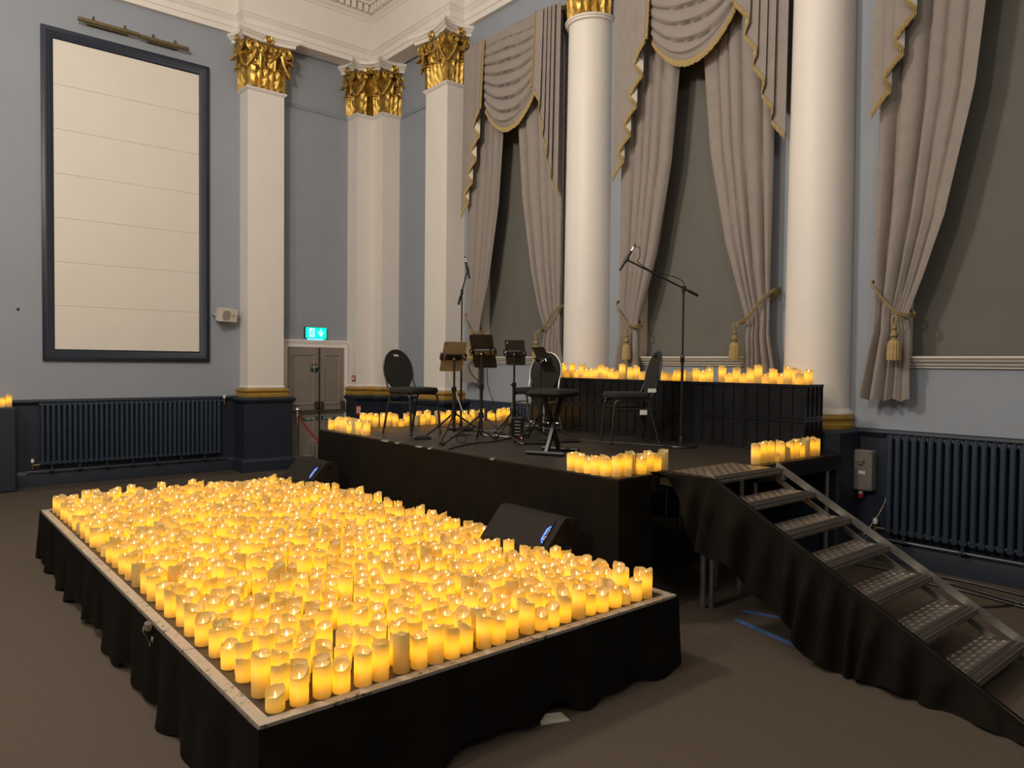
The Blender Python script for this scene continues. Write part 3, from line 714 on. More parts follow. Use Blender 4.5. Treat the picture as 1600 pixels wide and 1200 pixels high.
MB().tube(curve_pts([(-.04, 0, .84), (-.13, -.02, .75), (-.12, -.03, .5), (-.1, -.03, .3)], 6), .013, 6).build('hose', 'cable', t, smooth=40)
# rope barrier
g = on_y(465, 650, 10.9)
t = thing('barrier_post', 'chrome rope barrier post in front of the exit door', 'barrier post', (g.x, 10.9, 0))
MB().lathe([(.16, 0), (.16, .012), (.03, .03), (.019, .04), (.019, .90), (.025, .905), (.025, .935), (.016, .94), (.03, .955), (.042, .98), (.035, 1.005), (.012, 1.02)], 24).build('post', 'chrome', t, smooth=40)
MB().lathe([(.026, 0), (.034, .004), (.034, .03), (.026, .034)], 16, c=(0, 0, .86)).build('hook_ring', 'chrome', t, smooth=40)
tag(MB().tube(curve_pts([(g.x+.035, 10.89, .85)]+[tuple(on_y(x_, y_, Y_)) for x_, y_, Y_ in ((477, 665, 10.86), (486, 677, 10.8), (496, 686, 10.72), (510, 695, 10.6))]+[(6.4, 10.4, .35), (6.5, 10.2, .5)], 6), .016, 10).build('barrier_rope', 'rope_red', smooth=50), 'red rope hanging from the chrome barrier post', 'rope')

# ------------------------------------------------------------------ isolator box and wires at right
t = thing('switch_box', 'grey isolator switch box on the navy wall beside the radiator and steps', 'switch box', (XW-.013, 2.99, 0))
MB().bevbox(-.11, -.0, -.085, .085, .62, .985, .012).build('case', 'grey_box', t)
MB().lathe([(.004, 0), (.035, 0), (.032, -.02), (.004, -.022)], 16, M=Matrix.Translation((-.111, .01, .89)) @ Matrix.Rotation(R(90), 4, 'Y')).bevbox(-.14, -.11, -.02, .05, .883, .897, .004).build('rotary_switch', 'grey_box', t, smooth=40)
MB().box(-.112, -.1105, -.03, .03, .77, .80).build('rating_label', 'white_text', t)
for yy, zz in ((-.07, .64), (.07, .64), (-.07, .965), (.07, .965)): MB().lathe([(.001, 0), (.007, 0), (.001, -.004)], 8, M=Matrix.Translation((-.11, yy, zz)) @ Matrix.Rotation(R(90), 4, 'Y')).build('screw', 'black_plastic', t)
MB().tube([(-.055, .03, .62), (-.055, .03, .585)], .022, 10).build('cable_gland', 'white_plastic', t, smooth=40)
MB().lathe([(.024, .55), (.026, .575), (.01, .585)], 12, c=(-.055, .03, 0)).build('red_plug', 'red', t, smooth=40)
tag(MB().tube(curve_pts([tuple(on_x(x_, y_, XW-.020)) for x_, y_ in ((1386, 773), (1382, 786), (1375, 800), (1366, 814), (1357, 826), (1347, 838))], 6), .005, 6).build('white_wire', 'cable_white', smooth=40), 'thin white wire hanging beside the radiator end', 'wire')
for i, (pts, lab) in enumerate([([(1330, 880), (1420, 895), (1480, 903), (1540, 916), (1600, 931), (1660, 950)], 'bundle of black cables along the skirting by the steps, next to the wall'),
                                ([(1400, 900), (1470, 908), (1530, 924), (1600, 944), (1660, 958)], 'black cable lying second from the skirting by the steps'),
                                ([(1440, 910), (1500, 922), (1560, 938), (1605, 950), (1660, 958)], 'black cable looping nearest the steps on the carpet'),
                                ([(1500, 945), (1545, 948), (1600, 943), (1660, 936)], 'thin black cable crossing the carpet behind the lowest tread')]):
    P = [on_z(x, y, .012) for x, y in pts]
    for p in P: p.x = min(p.x, XW-.08)
    tag(MB().tube(curve_pts(P, 6), [.011, .014, .010, .007][i], 6).build('floor_cable', 'cable', smooth=40), lab, 'cable')

# ================================================================== LOW PLATFORM (candle bank)
BX0, BX1, BY0, BY1, BZ = 1.01, 3.44, 2.57, 7.50, .412
cuts = [BY0, 3.47, 5.3, BY1]
DKL = ['low black platform deck with chipped white edge at the front of the candle field', 'low black platform deck in the middle of the candle field', 'low black platform deck at the back of the candle field, by the radiator wall']
for i in range(3):
    a, b = cuts[i], cuts[i+1]
    t = thing('platform_deck', DKL[i], 'platform', ((BX0+BX1)/2, (a+b)/2, 0), 0, 'low platform decks')
    hx, hy = (BX1-BX0)/2, (b-a)/2-.003
    MB().box(-hx+.055, hx-.055, -hy+(.05 if i == 0 else 0), hy-(.05 if i == 2 else 0), BZ-.03, BZ).build('top_board', 'stage_black', t)
    rails = [(-hx, -hx+.05, -hy, hy), (hx-.05, hx, -hy, hy)]
    if i == 0: rails.append((-hx+.05, hx-.05, -hy, -hy+.048))
    if i == 2: rails.append((-hx+.05, hx-.05, hy-.048, hy))
    for q in rails: MB().box(*q, BZ-.08, BZ+.004).build('edge_rail', 'chipped_white', t)
    for sx in (-1, 1):
        for sy in (-1, 1):
            MB().tube([(sx*(hx-.12), sy*(hy-.12), 0), (sx*(hx-.12), sy*(hy-.12), BZ-.03)], .024, 10).build('leg', 'steel', t, smooth=40)

def skirt(path, z1, ztop_off, wave, amp, hemfn, seed, nz=10, step=.02, lean=0.):
    rs = random.Random(seed); P = [Vector(p) for p in path]; pts = []; s_ = 0
    for p0, p1 in zip(P[:-1], P[1:]):
        d_ = p1-p0; L = d_.length; n_ = Vector((d_.y, -d_.x)).normalized(); k = max(2, int(L/step))
        for j in range(k): pts.append((p0+d_*(j/k), n_, s_+L*j/k))
        s_ += L
    pts.append((P[-1], n_, s_))
    # soften normals at corners
    m_ = len(pts); nn = []
    for j in range(m_):
        a = sum((pts[max(0, min(m_-1, j+q))][1] for q in range(-4, 5)), Vector((0, 0))); nn.append(a.normalized())
    ph = [rs.random()*6 for _ in range(6)]
    vv = []; ff = []
    for j in range(m_):
        p, _, s_ = pts[j]
        wv = math.sin(s_*wave+ph[0]+1.2*math.sin(s_*wave*.23+ph[1]))*.6+.4*math.sin(s_*wave*1.9+ph[2])+.3*math.sin(s_*wave*.41+ph[3])
        h = hemfn(s_, wv)
        for k in range(nz+1):
            f_ = k/nz; o_ = .012+(amp*wv+lean+amp*.8)*f_**1.15
            q = p+nn[j]*o_; vv.append((q.x, q.y, z1+(h-z1)*f_))
    for j in range(m_-1):
        for k in range(nz): ff.append((j*(nz+1)+k, (j+1)*(nz+1)+k, (j+1)*(nz+1)+k+1, j*(nz+1)+k+1))
    return MB().add(vv, ff)
def hem_bank(s_, wv): return max(.004, .030-.030*wv+.020*math.sin(s_*1.7))
sk = skirt([(BX1, BY1), (BX0, BY1), (BX0, BY0), (BX1, BY0), (BX1, BY1)][::-1] if False else [(BX1, BY1), (BX0, BY1), (BX0, BY0), (BX1, BY0), (BX1, BY1)], BZ-.003, 0, 11, .030, hem_bank, 3)
# path above runs clockwise seen from above, so the right-hand normal points outwards?  flip if needed
tag(sk.build('platform_skirt', 'black_cloth', smooth=60), 'black cloth skirt hanging around the low candle platform', 'skirt')
g = on_x(232, 985, BX0-.03)
t = thing('fabric_tie', 'pale strip of fabric tied at the platform skirt edge', 'fabric tie', (BX0-.03, g.y, g.z))
MB().grid(lambda u_, v_: (-.012*math.sin(v_*5), .02+.03*u_+.02*math.sin(v_*6), .02-.11*v_), 3, 8).build('ribbon', 'tape_pale', t, smooth=50)
MB().bevbox(-.018, .01, -.03, .02, .0, .045, .008).build('knot', 'tape_pale', t)
MB().grid(lambda u_, v_: (-.008*math.sin(v_*4), -.06-.03*u_-.04*v_, -.01-.04*v_), 2, 5).build('ribbon_end', 'tape_pale', t, smooth=50)
g = on_z(862, 1127, 0)
tag(MB().add([(g.x-.07, g.y-.0, .004), (g.x+.07, g.y-.055, .004), (g.x+.09, g.y+.03, .008), (g.x-.03, g.y+.06, .02)], [(0, 1, 2, 3)]).add([(g.x-.07, g.y-.0, .001), (g.x+.07, g.y-.055, .001), (g.x+.09, g.y+.03, .004), (g.x-.03, g.y+.06, .016)], [(3, 2, 1, 0)]).build('paper_scrap', 'paper'), 'pale scrap of paper on the carpet under the platform skirt', 'paper')

# ================================================================== STAGE
SX0, SX1, SY0, SY1, SZ = 3.70, 6.39, 3.25, 7.68, .97
cx_ = [SX0, 5.05, SX1]; cy_ = [SY0, 4.78, 6.23, SY1]
NM = [['black stage deck at the front corner by the steps', 'black stage deck in the middle of the stage front', 'black stage deck at the front end by the exit door'],
      ['black stage deck at the crate end beside the steps', 'black stage deck in the middle under the crate row', 'black stage deck at the rear end towards the corner pilasters']]
for i in range(2):
    for j in range(3):
        y0_ = (SY0 if i == 0 else 3.03) if j == 0 else cy_[j]
        hx, hy = (cx_[i+1]-cx_[i])/2, (cy_[j+1]-y0_)/2
        t = thing('stage_deck', NM[i][j], 'stage', ((cx_[i]+cx_[i+1])/2, (y0_+cy_[j+1])/2, 0), 0, 'stage decks')
        MB().box(-hx+.002, hx-.002, -hy+.002, hy-.002, SZ-.03, SZ).build('top_board', 'stage_black', t)
        MB().box(-hx+.004, hx-.004, -hy+.004, -hy+.05, SZ-.13, SZ-.03).box(-hx+.004, hx-.004, hy-.05, hy-.004, SZ-.13, SZ-.03).box(-hx+.004, -hx+.05, -hy+.05, hy-.05, SZ-.13, SZ-.03).box(hx-.05, hx-.004, -hy+.05, hy-.05, SZ-.13, SZ-.03).build('steel_frame', 'black_metal', t)
        for sx in (-1, 1):
            for sy in (-1, 1): MB().tube([(sx*(hx-.09), sy*(hy-.09), 0), (sx*(hx-.09), sy*(hy-.09), SZ-.03)], .024, 10).build('leg', 'steel', t, smooth=40)
sk = skirt([(5.2, SY1), (SX0, SY1), (SX0, SY0), (4.02, SY0)], SZ-.012, 0, 3.3, .012, lambda s_, w_: .006, 9, nz=12, step=.04, lean=.02)
tag(sk.build('stage_skirt', 'black_cloth', smooth=60), 'smooth black cloth covering the front of the stage', 'skirt')
for i, (x, y, l_) in enumerate([(618, 687, .13), (640, 690, .07), (668, 696, .10), (682, 699, .05), (770, 716, .05)]):
    g = on_z(x, y, SZ); tag(MB().add([(SX0+.005, g.y-l_/2, SZ+.001), (SX0+.005, g.y+l_/2, SZ+.001), (SX0+.03+.02*rnd.random(), g.y+l_*.3, SZ+.002), (SX0+.02, g.y-l_*.35, SZ+.002)], [(0, 1, 2, 3)]).add([(SX0-.0145, g.y-l_/2, SZ-.012), (SX0-.0145, g.y+l_/2, SZ-.01), (SX0+.005, g.y+l_/2, SZ+.001), (SX0+.005, g.y-l_/2, SZ+.001)], [(0, 1, 2, 3)]).build('tape_scrap', 'tape_pale'), 'torn scrap of pale tape on the front edge of the stage', 'tape', 'tape scraps on the stage edge')

# crates: two high, seven long
def crate_mesh():
    mb = MB(); L, Dp, h = .59, .33, .300
    # walls with recessed panels between ribs
    mb.box(-Dp/2+.012, Dp/2-.012, -L/2+.012, L/2-.012, .004, h-.02)
    mb.box(-Dp/2, Dp/2, -L/2, L/2, h-.022, h)                    # rim and lid
    mb.box(-Dp/2+.004, Dp/2-.004, -L/2+.004, L/2-.004, 0, .02)
    for k in range(6):
        y = -L/2+.004+k*(L-.022)/5
        for sx in (-1, 1):
            x0, x1 = (-Dp/2+.003, -Dp/2+.012) if sx < 0 else (Dp/2-.012, Dp/2-.003)
            mb.box(x0, x1, y, y+.014, .02, h-.022)
    for k in range(5):
        x = -Dp/2+.004+k*(Dp-.022)/4
        for sy in (-1, 1):
            y0, y1 = (-L/2+.003, -L/2+.012) if sy < 0 else (L/2-.012, L/2-.003)
            mb.box(x, x+.014, y0, y1, .02, h-.022)
    me = mb.mesh('crate'); me.materials.append(MATS['black_plastic']); return me
CR = crate_mesh()
ordn = ['first', 'second', 'third', 'fourth', 'fifth', 'sixth', 'seventh']
for k in range(6):
    yc = 3.19+.295+k*.592
    for lv in range(2):
        o = link('crate', CR, loc=(6.192+.006*((k*7) % 3-1), yc, SZ+.002+lv*.303))
        tag(o, '%s ribbed black crate in the %s stack from the steps' % ('upper' if lv else 'lower', ordn[k]), 'crate', 'stacked black crates on the stage')
CRZ = SZ+.002+.603

# ------------------------------------------------------------------ metal stairs
NX, NW, G0, GG, RR = 4.147, .862, 1.015, .258, .140
t = thing('stage_stairs', 'metal stage steps with seven checker-plate treads', 'stairs', (NX, G0, 0))
def tread(dep):
    mb = MB(); mb.box(0, NW, 0, dep, -.012, 0).box(0, NW, 0, .006, -.038, -.012)
    return mb
lz = MB()
def lozenges(dep, y0):
    mb = MB(); ny = int((dep-y0)/.036); nx = int(NW/.086)
    for j in range(ny):
        for i in range(nx):
            x = (i+.5+(j % 2)*.5)*.086; y = y0+(j+.5)*.036
            if x > NW-.02: continue
            a, b = .036, .0135
            mb.add([(x-a, y, 0), (x, y-b, 0), (x+a, y, 0), (x, y+b, 0), (x, y, .0032)], [(0, 1, 4), (1, 2, 4), (2, 3, 4), (3, 0, 4)])
    for i in range(int(NW/.03)):
        x = (i+.5)*.03; mb.add([(x-.011, -.001, -.02), (x, -.001, -.03), (x+.011, -.001, -.02), (x, -.001, -.010), (x, -.004, -.02)], [(0, 1, 4), (1, 2, 4), (2, 3, 4), (3, 0, 4)])
    return mb
for d_, nm in ((.235, 'n'), (.425, 't')):
    a = tread(d_).mesh('tread'); a.materials.append(MATS['tread_plate'])
    b = lozenges(d_, .085).mesh('plate_pattern'); b.materials.append(MATS['tread_lozenge'])
    g_ = MB().box(.004, NW-.004, -.013, .013, .0002, .003).mesh('grip_strip'); g_.materials.append(MATS['grip'])
    for k in (range(1, 7) if nm == 'n' else (7,)):
        o = link('tread', a, t, loc=(0, GG*k, RR*k)); link('plate_pattern', b, o)['kind'] = 'stuff'; link('grip_strip', g_, o, loc=(0, .024, 0)); link('grip_strip', g_, o, loc=(0, .060, 0))
sl = RR/GG
for x in (-.012, NW+.003):
    nm = MB()
    for dz, hh in ((-.035, .055), (-.125, .04)):
        y0, y1 = GG*.55, GG*7+.05
        nm.add([(x, y0, y0*sl+dz), (x+.012, y0, y0*sl+dz), (x+.012, y0, y0*sl+dz+hh), (x, y0, y0*sl+dz+hh), (x, y1, y1*sl+dz), (x+.012, y1, y1*sl+dz), (x+.012, y1, y1*sl+dz+hh), (x, y1, y1*sl+dz+hh)],
               [(0, 1, 2, 3), (7, 6, 5, 4), (0, 4, 5, 1), (1, 5, 6, 2), (2, 6, 7, 3), (3, 7, 4, 0)])
    nm.build('stringer', 'steel', t)
    MB().box(x-.002, x+.03, GG*7-.02, SY0-G0-.002, SZ-.075, SZ-.03).build('top_bracket', 'steel', t)
    MB().tube([(x+.01, GG*.75, 0), (x+.01, GG*.95, RR*.9)], .016, 8).build('foot', 'steel', t, smooth=40)
for x, y in ((.27, 2.06), (.33, 2.03), (.80, 2.10)):
    MB().tube([(x, y, 0), (x, y, RR*7-.02)], .022, 10).build('support_leg', 'steel', t, smooth=40)
# cloth over the near side of the stairs
hemp = [(1055, 745), (1084, 852), (1110, 866), (1140, 880), (1165, 906), (1200, 936), (1240, 980), (1270, 1022), (1300, 1040), (1340, 1060), (1385, 1068), (1420, 1088), (1470, 1104), (1520, 1125), (1560, 1140), (1595, 1140)]
CXX = NX-.05
H3 = []
for x, y in hemp:
    p = on_x(x, y, CXX); H3.append((p.y, max(.006, p.z)))
H3.sort(reverse=True)
def hemz(y):
    for (ya, za), (yb, zb) in zip(H3[:-1], H3[1:]):
        if yb <= y <= ya: return za+(zb-za)*((ya-y)/max(1e-6, ya-yb))
    return H3[0][1] if y > H3[0][0] else H3[-1][1]
def topz(y):
    k = (y-G0)/GG; return max(.03, min(RR*7+.012, RR*k+.02 if y < G0+GG*7 else RR*7+.012))
ya, yb = SY0-.01, 1.02
def cl(u_, v_):
    y = ya+(yb-ya)*u_; zt = topz(y); zb = min(zt-.01, hemz(y))
    w1 = math.sin(u_*92+2.2*math.sin(u_*11)+1.4*v_); w2 = math.sin(u_*27+1.0)
    wv = .62*(abs(w1)**.7*math.copysign(1, w1))+.38*w2
    z = zt+(zb-zt)*v_
    pool = max(0, (u_-.78)/.22)
    x = NX-.02-(.012+.052*(wv+.6)*min(1, v_*2.2)*(1-.6*pool)+.05*v_)-.10*pool*v_
    yy = y-.10*v_*pool+.03*math.sin(u_*40)*v_
    return (x, yy, max(z+.03*wv*v_*(1-pool), .004+.01*(1-v_)))
tag(MB().grid(cl, 220, 18).grid(lambda u_, v_: (NX-.02+.22*v_*0+(-.0 if v_ < .5 else .02), ya+(yb-ya)*u_, topz(ya+(yb-ya)*u_)+.004*v_), 60, 1).build('stair_cloth', 'black_cloth', smooth=60), 'black cloth draped along the near side of the metal steps to the carpet', 'cloth')
for i, ((xa, y_a), (xb, y_b), lab) in enumerate([((1150, 968), (1320, 1042), 'long strip of blue tape on the carpet in front of the step cloth'), ((1160, 954), (1228, 967), 'short strip of blue tape on the carpet beside the steel legs')]):
    A = on_z(xa, y_a, .002); B = on_z(xb, y_b, .002); d_ = (B-A).normalized(); n_ = Vector((-d_.y, d_.x, 0))*.024
    tag(MB().prism([A-n_, A+n_, B+n_, B-n_], .0005, .003).build('floor_tape', 'tape_blue'), lab, 'tape')

# ================================================================== WEDGE MONITORS
def wedge(label, loc, rz):
    t = thing('stage_monitor', label, 'speaker', loc, rz, 'stage monitor wedges')
    # local: x along the length, y towards the stage (back); profile in (y, z)
    L = .66; pf = [(0, 0), (0, .05), (.015, .085), (.19, .285), (.225, .30), (.31, .285), (.335, .22), (.335, 0)]
    MB().prism(pf, -L/2+.03, L/2-.03, fn=lambda p, h: (h, p[0], p[1])).build('cabinet', 'speaker_black', t, smooth=25)
    for s_ in (-1, 1):
        pq = [(y+(.012 if y < .1 else -.006), z*.97+.004) for y, z in pf]
        e = MB().prism(pf, s_*(L/2-.03), s_*(L/2), fn=lambda p, h: (h, p[0], p[1])).build('end_cheek', 'speaker_black', t, smooth=25)
        for y, z in ((.045, .06), (.225, .25)):
            MB().lathe([(.008, 0), (.016, 0), (.018, .006), (.008, .008)], 12, M=Matrix.Translation((s_*L/2, y, z)) @ Matrix.Rotation(R(90*s_), 4, 'Y')).build('rubber_foot', 'black_plastic', e, smooth=40)
        MB().tube([(s_*(L/2+.002), .17, .10), (s_*(L/2+.002), .23, .10)], .03, 8).build('pole_socket', 'black_plastic', e, smooth=40)
    a = math.atan2(.20, .175)
    nrm_ = Vector((0, -math.sin(a), math.cos(a))); up = Vector((0, math.cos(a), math.sin(a)))
    o_ = Vector((0, .015, .085))
    gr = MB().add([tuple(o_+Vector((x, 0, 0))+up*v_+nrm_*h) for h in (.0005, .008) for x, v_ in ((-L/2+.035, .012), (L/2-.055, .012), (L/2-.055, .25), (-L/2+.035, .25))], [(0, 3, 2, 1), (4, 5, 6, 7), (0, 1, 5, 4), (1, 2, 6, 5), (2, 3, 7, 6), (3, 0, 4, 7)]).build('grille', 'speaker_black', t)
    # lit badge on the grille's end
    pts = [(L/2-.062, .075), (L/2-.082, .10), (L/2-.082, .175), (L/2-.062, .20)]
    P3 = [o_+Vector((x, 0, 0))+up*v_+nrm_*.012 for x, v_ in pts]
    bd = MB().tube(P3, .0045, 6).build('light_bar', 'blue_led', t)
    text('badge_lettering', 'ALTO', .034, 'badge_text', t, frame_M(o_+Vector((L/2-.066, 0, 0))+up*.138+nrm_*.0095, up, Vector((-1, 0, 0))))
    return t
w1 = wedge('black monitor wedge with lit blue badge at the platform end near the steps', (3.19, 3.77, BZ+.004), -PI/2)
w2 = wedge('black monitor wedge with lit blue badge at the platform end near the exit', (3.17, 7.18, BZ+.004), -PI/2)

# ================================================================== CHAIRS
def ellipse(hw, hh, cz, n=36, top=1.0): return [(hw*math.cos(2*PI*k/n), cz+hh*math.sin(2*PI*k/n)) for k in range(n)]
def back_pad():
    bm = bmesh.new()
    def loop(pts):
        vs_ = [bm.verts.new((p[0], 0, p[1])) for p in pts]
        return [bm.edges.new((vs_[i], vs_[(i+1) % len(vs_)])) for i in range(len(vs_))]
    e = loop(ellipse(.178, .225, 0)) + loop([(.052*math.cos(2*PI*k/16), .178+.016*math.sin(2*PI*k/16)) for k in range(16)])
    bmesh.ops.triangle_fill(bm, edges=e, use_beauty=True)
    g = bmesh.ops.extrude_face_region(bm, geom=bm.faces[:]); bmesh.ops.translate(bm, verts=[v for v in g['geom'] if isinstance(v, bmesh.types.BMVert)], vec=(0, -.03, 0))
    bmesh.ops.recalc_face_normals(bm, faces=bm.faces); me = bpy.data.meshes.new('backrest'); bm.to_mesh(me); bm.free(); return me
BACK = back_pad(); BACK.materials.append(MATS['seat_fabric'])
def chair(label, loc, rz, frame='chair_frame', tags=False):
    t = thing('banquet_chair', label, 'chair', loc, rz, 'banquet chairs on the stage')
    # local +y is the front
    s = MB(); n = 36
    def ring(sc_, z): return [Vector((math.copysign(abs(math.cos(2*PI*k/n))**.45, math.cos(2*PI*k/n))*.215*sc_, .01+math.copysign(abs(math.sin(2*PI*k/n))**.45, math.sin(2*PI*k/n))*.215*sc_, z)) for k in range(n)]
    rs = [ring(.96, .435), ring(1, .445), ring(1, .475), ring(.96, .492), ring(.7, .497)]
    s.add([p for r_ in rs for p in r_], [(a*n+k, a*n+(k+1) % n, (a+1)*n+(k+1) % n, (a+1)*n+k) for a in range(4) for k in range(n)] + [tuple(range(n-1, -1, -1)), tuple(4*n+k for k in range(n))])
    s.build('seat', 'seat_fabric', t, smooth=50)
    tilt = R(13)
    BM = Matrix.Translation((0, -.235, .665)) @ Matrix.Rotation(tilt, 4, 'X')
    link('backrest', BACK, t, M=BM)
    # back frame: one bent tube
    pts = [(-.185, -.10, .425), (-.187, -.165, .45)]
    fr = []
    for k in range(25):
        a = PI+.35-(PI+.70)*k/24
        q = BM @ Vector((.195*math.cos(a), -.012, .235*math.sin(a))); fr.append(q)
    fr = [Vector((-.185, -.08, .425)), Vector((-.187, -.15, .435)), Vector((-.188, -.185, .47))] + fr + [Vector((.188, -.185, .47)), Vector((.187, -.15, .435)), Vector((.185, -.08, .425))]
    MB().tube(fr, .011, 8).build('back_frame', frame, t, smooth=50)
    for sx in (-1, 1):
        x = sx*.19; xf = sx*.20
        MB().tube(curve_pts([(xf, .215, 0), (x, .185, .34), (x, .165, .405), (x, .12, .425)], 5), .0115, 8).build('leg', frame, t, smooth=50)
        MB().tube(curve_pts([(xf, -.255, 0), (x, -.17, .33), (x, -.14, .405), (x, -.09, .425)], 5), .0115, 8).build('leg', frame, t, smooth=50)
        MB().tube([(x, .125, .425), (x, -.095, .425)], .0115, 8).build('seat_rail', frame, t, smooth=50)
        MB().tube([(x, .186, .335), (x, -.165, .335)], .008, 8).build('stretcher', frame, t, smooth=50)
        for yy in (.217, -.257): MB().lathe([(.014, 0), (.014, .02), (.011, .025)], 10, c=(xf, yy*.995, 0)).build('rubber_foot', 'black_plastic', t, smooth=40)
    MB().tube([(-.19, .11, .43), (.19, .11, .43)], .01, 8).tube([(-.19, -.09, .43), (.19, -.09, .43)], .01, 8).build('seat_support', frame, t, smooth=50)
    if tags:
        MB().box(-.207, -.203, -.215, -.135, .498, .535).build('white_tag', 'white_text', t)
        MB().box(-.204, -.200, -.13, -.06, .285, .33).build('hanging_tag', 'white_text', t)
    return t
chair('black banquet chair with oval back at the stage end near the exit door', (4.30, 6.70, SZ+.004), R(-173))
chair('black banquet chair with silver frame behind the tablet stands', (5.50, 6.06, SZ+.004), R(112), 'silver_frame')
chair('black banquet chair seen side-on by the boom microphone stand', (*on_z(980, 692, SZ).xy, SZ+.004), R(57), tags=True)

# ================================================================== KEYBOARD STOOL
c_ = (on_z(867, 711, SZ)+on_z(846, 700, SZ))/2
t = thing('keyboard_stool', 'black padded folding stool with crossed legs on the stage', 'stool', (*on_z(864, 708, SZ).xy, SZ), R(25))
MB().bevbox(-.25, .25, -.16, .16, .485, .545, .025).build('cushion', 'tablet_black', t, smooth=40)
for yy in (0,):
    MB().box(-.022, .022, -.014, .014, 0, .60, M=Matrix.Translation((-.18, yy-.012, .02)) @ Matrix.Rotation(R(37), 4, 'Y')).build('leg', 'black_metal', t)
    MB().box(-.022, .022, -.014, .014, 0, .60, M=Matrix.Translation((.18, yy+.019, .02)) @ Matrix.Rotation(R(-37), 4, 'Y')).build('leg', 'black_metal', t)
for x in (-.18, .18): MB().tube([(x, -.17, .02), (x, .17, .02)], .02, 8).build('foot_bar', 'black_metal', t, smooth=40)
MB().tube([(0, -.05, .255), (0, .06, .255)], .014, 8).build('hinge_bolt', 'chrome', t, smooth=40)
MB().lathe([(.03, 0), (.035, .01), (.035, .03), (.02, .04)], 12, M=Matrix.Translation((0, .055, .255)) @ Matrix.Rotation(R(-90), 4, 'X')).build('knob', 'black_plastic', t, smooth=40)

# ================================================================== STANDS
def tripod_stand(label, loc, rz, h, hub, foot_r, material='black_metal', col_r=.013, cat='tablet stand', name='tablet_stand'):
    t = thing(name, label, cat, loc, rz, 'tablet stands')
    MB().tube([(0, 0, .08), (0, 0, h*.62)], col_r+.004, 8).build('lower_pole', material, t, smooth=40)
    MB().tube([(0, 0, h*.60), (0, 0, h)], col_r-.002, 8).build('upper_pole', material, t, smooth=40)
    MB().lathe([(.018, 0), (.024, .006), (.024, .045), (.018, .05)], 10, c=(0, 0, h*.60)).tube([(0, 0, h*.60+.025), (.045, 0, h*.60+.025)], .008, 6).build('clutch', 'black_plastic', t, smooth=40)
    MB().lathe([(.018, 0), (.026, .005), (.026, .05), (.018, .055)], 10, c=(0, 0, hub)).build('hub', 'black_plastic', t, smooth=40)
    MB().lathe([(.018, 0), (.022, .005), (.022, .025), (.018, .03)], 10, c=(0, 0, .10)).build('brace_collar', 'black_plastic', t, smooth=40)
    for k in range(3):
        a = 2*PI*k/3+.3; d_ = Vector((math.cos(a), math.sin(a), 0))
        lg = MB().tube([d_*.02+Vector((0, 0, hub+.02)), d_*foot_r*.55+Vector((0, 0, hub*.5)), d_*foot_r+Vector((0, 0, .012))], .009, 6).build('leg', material, t, smooth=40)
        MB().tube([d_*.015+Vector((0, 0, .115)), d_*foot_r*.52+Vector((0, 0, hub*.52))], .006, 6).build('brace', material, t, smooth=40)
        MB().tube([d_*foot_r*.96+Vector((0, 0, .02)), d_*(foot_r+.02)+Vector((0, 0, .011))], .013, 6).build('rubber_foot', 'black_plastic', lg, smooth=40)
    return t
def tablet(label, stand, P, nrm_, up, w_, h_, material, style):
    """P centre, nrm_ screen back normal (towards camera), up direction of tablet"""
    nrm_ = Vector(nrm_).normalized(); up = (Vector(up)-nrm_*Vector(up).dot(nrm_)).normalized(); x = up.cross(nrm_)
    M = Matrix((x, up, nrm_)).transposed().to_4x4(); M.translation = Vector(P)
    t = thing('tablet', label, 'tablet', (0, 0, 0), 0, 'tablets on stands'); t.matrix_basis = M
    def rr(w_, h_, r_):
        out = []
        for cxx, cyy, a0 in ((w_/2-r_, h_/2-r_, 0), (-w_/2+r_, h_/2-r_, 90), (-w_/2+r_, -h_/2+r_, 180), (w_/2-r_, -h_/2+r_, 270)):
            for k in range(5): a = R(a0+k*22.5); out.append((cxx+r_*math.cos(a), cyy+r_*math.sin(a)))
        return out
    MB().prism(rr(w_, h_, .014), -.005, .005).build('case', material, t)
    MB().prism(rr(w_-.012, h_-.012, .01), -.0065, -.005).build('screen', 'black_plastic', t)
    if style == 'folio':
        MB().grid(lambda u_, v_: ((u_-.5)*w_*.98, (v_-.5)*h_*.98, .0055+.010*abs(math.sin(u_*5+v_*3))*math.sin(u_*PI)*math.sin(v_*PI)), 16, 20).build('cover_flap', 'tablet_black', t, smooth=60)
    else:
        MB().prism([(p[0]+(-w_/2+.025), p[1]+h_/2-.025) for p in rr(.018, .018, .006)], .005, .0075).build('camera_bump', 'chrome', t)
    c = MB().bevbox(-w_*.36, w_*.36, -.03, .03, .0052, .028, .005)
    c.build('clamp_bar', 'black_plastic', t)
    for s_ in (-1, 1):
        MB().bevbox(s_*(w_/2+.004)-.014, s_*(w_/2+.004)+.014, -.035, .035, -.016, .030, .006).build('clamp_jaw', 'black_plastic', t)
        MB().tube(curve_pts([(s_*(w_/2-.02), -.025, .03), (s_*(w_/2+.0), 0, .042), (s_*(w_/2-.02), .025, .03)], 5), .003, 5).build('spring', 'chrome', t, smooth=40)
    MB().lathe([(.008, -.035), (.011, -.03), (.011, .0), (.013, .002), (.013, .012), (.006, .016)], 10, M=Matrix.Translation((0, -.005, .04))).build('ball_joint', 'chrome', t, smooth=40)
    return t
VIEW = Vector((-.65, -.76, 0))       # roughly towards the audience
def stand_px(x, y): return on_z(x, y, SZ)
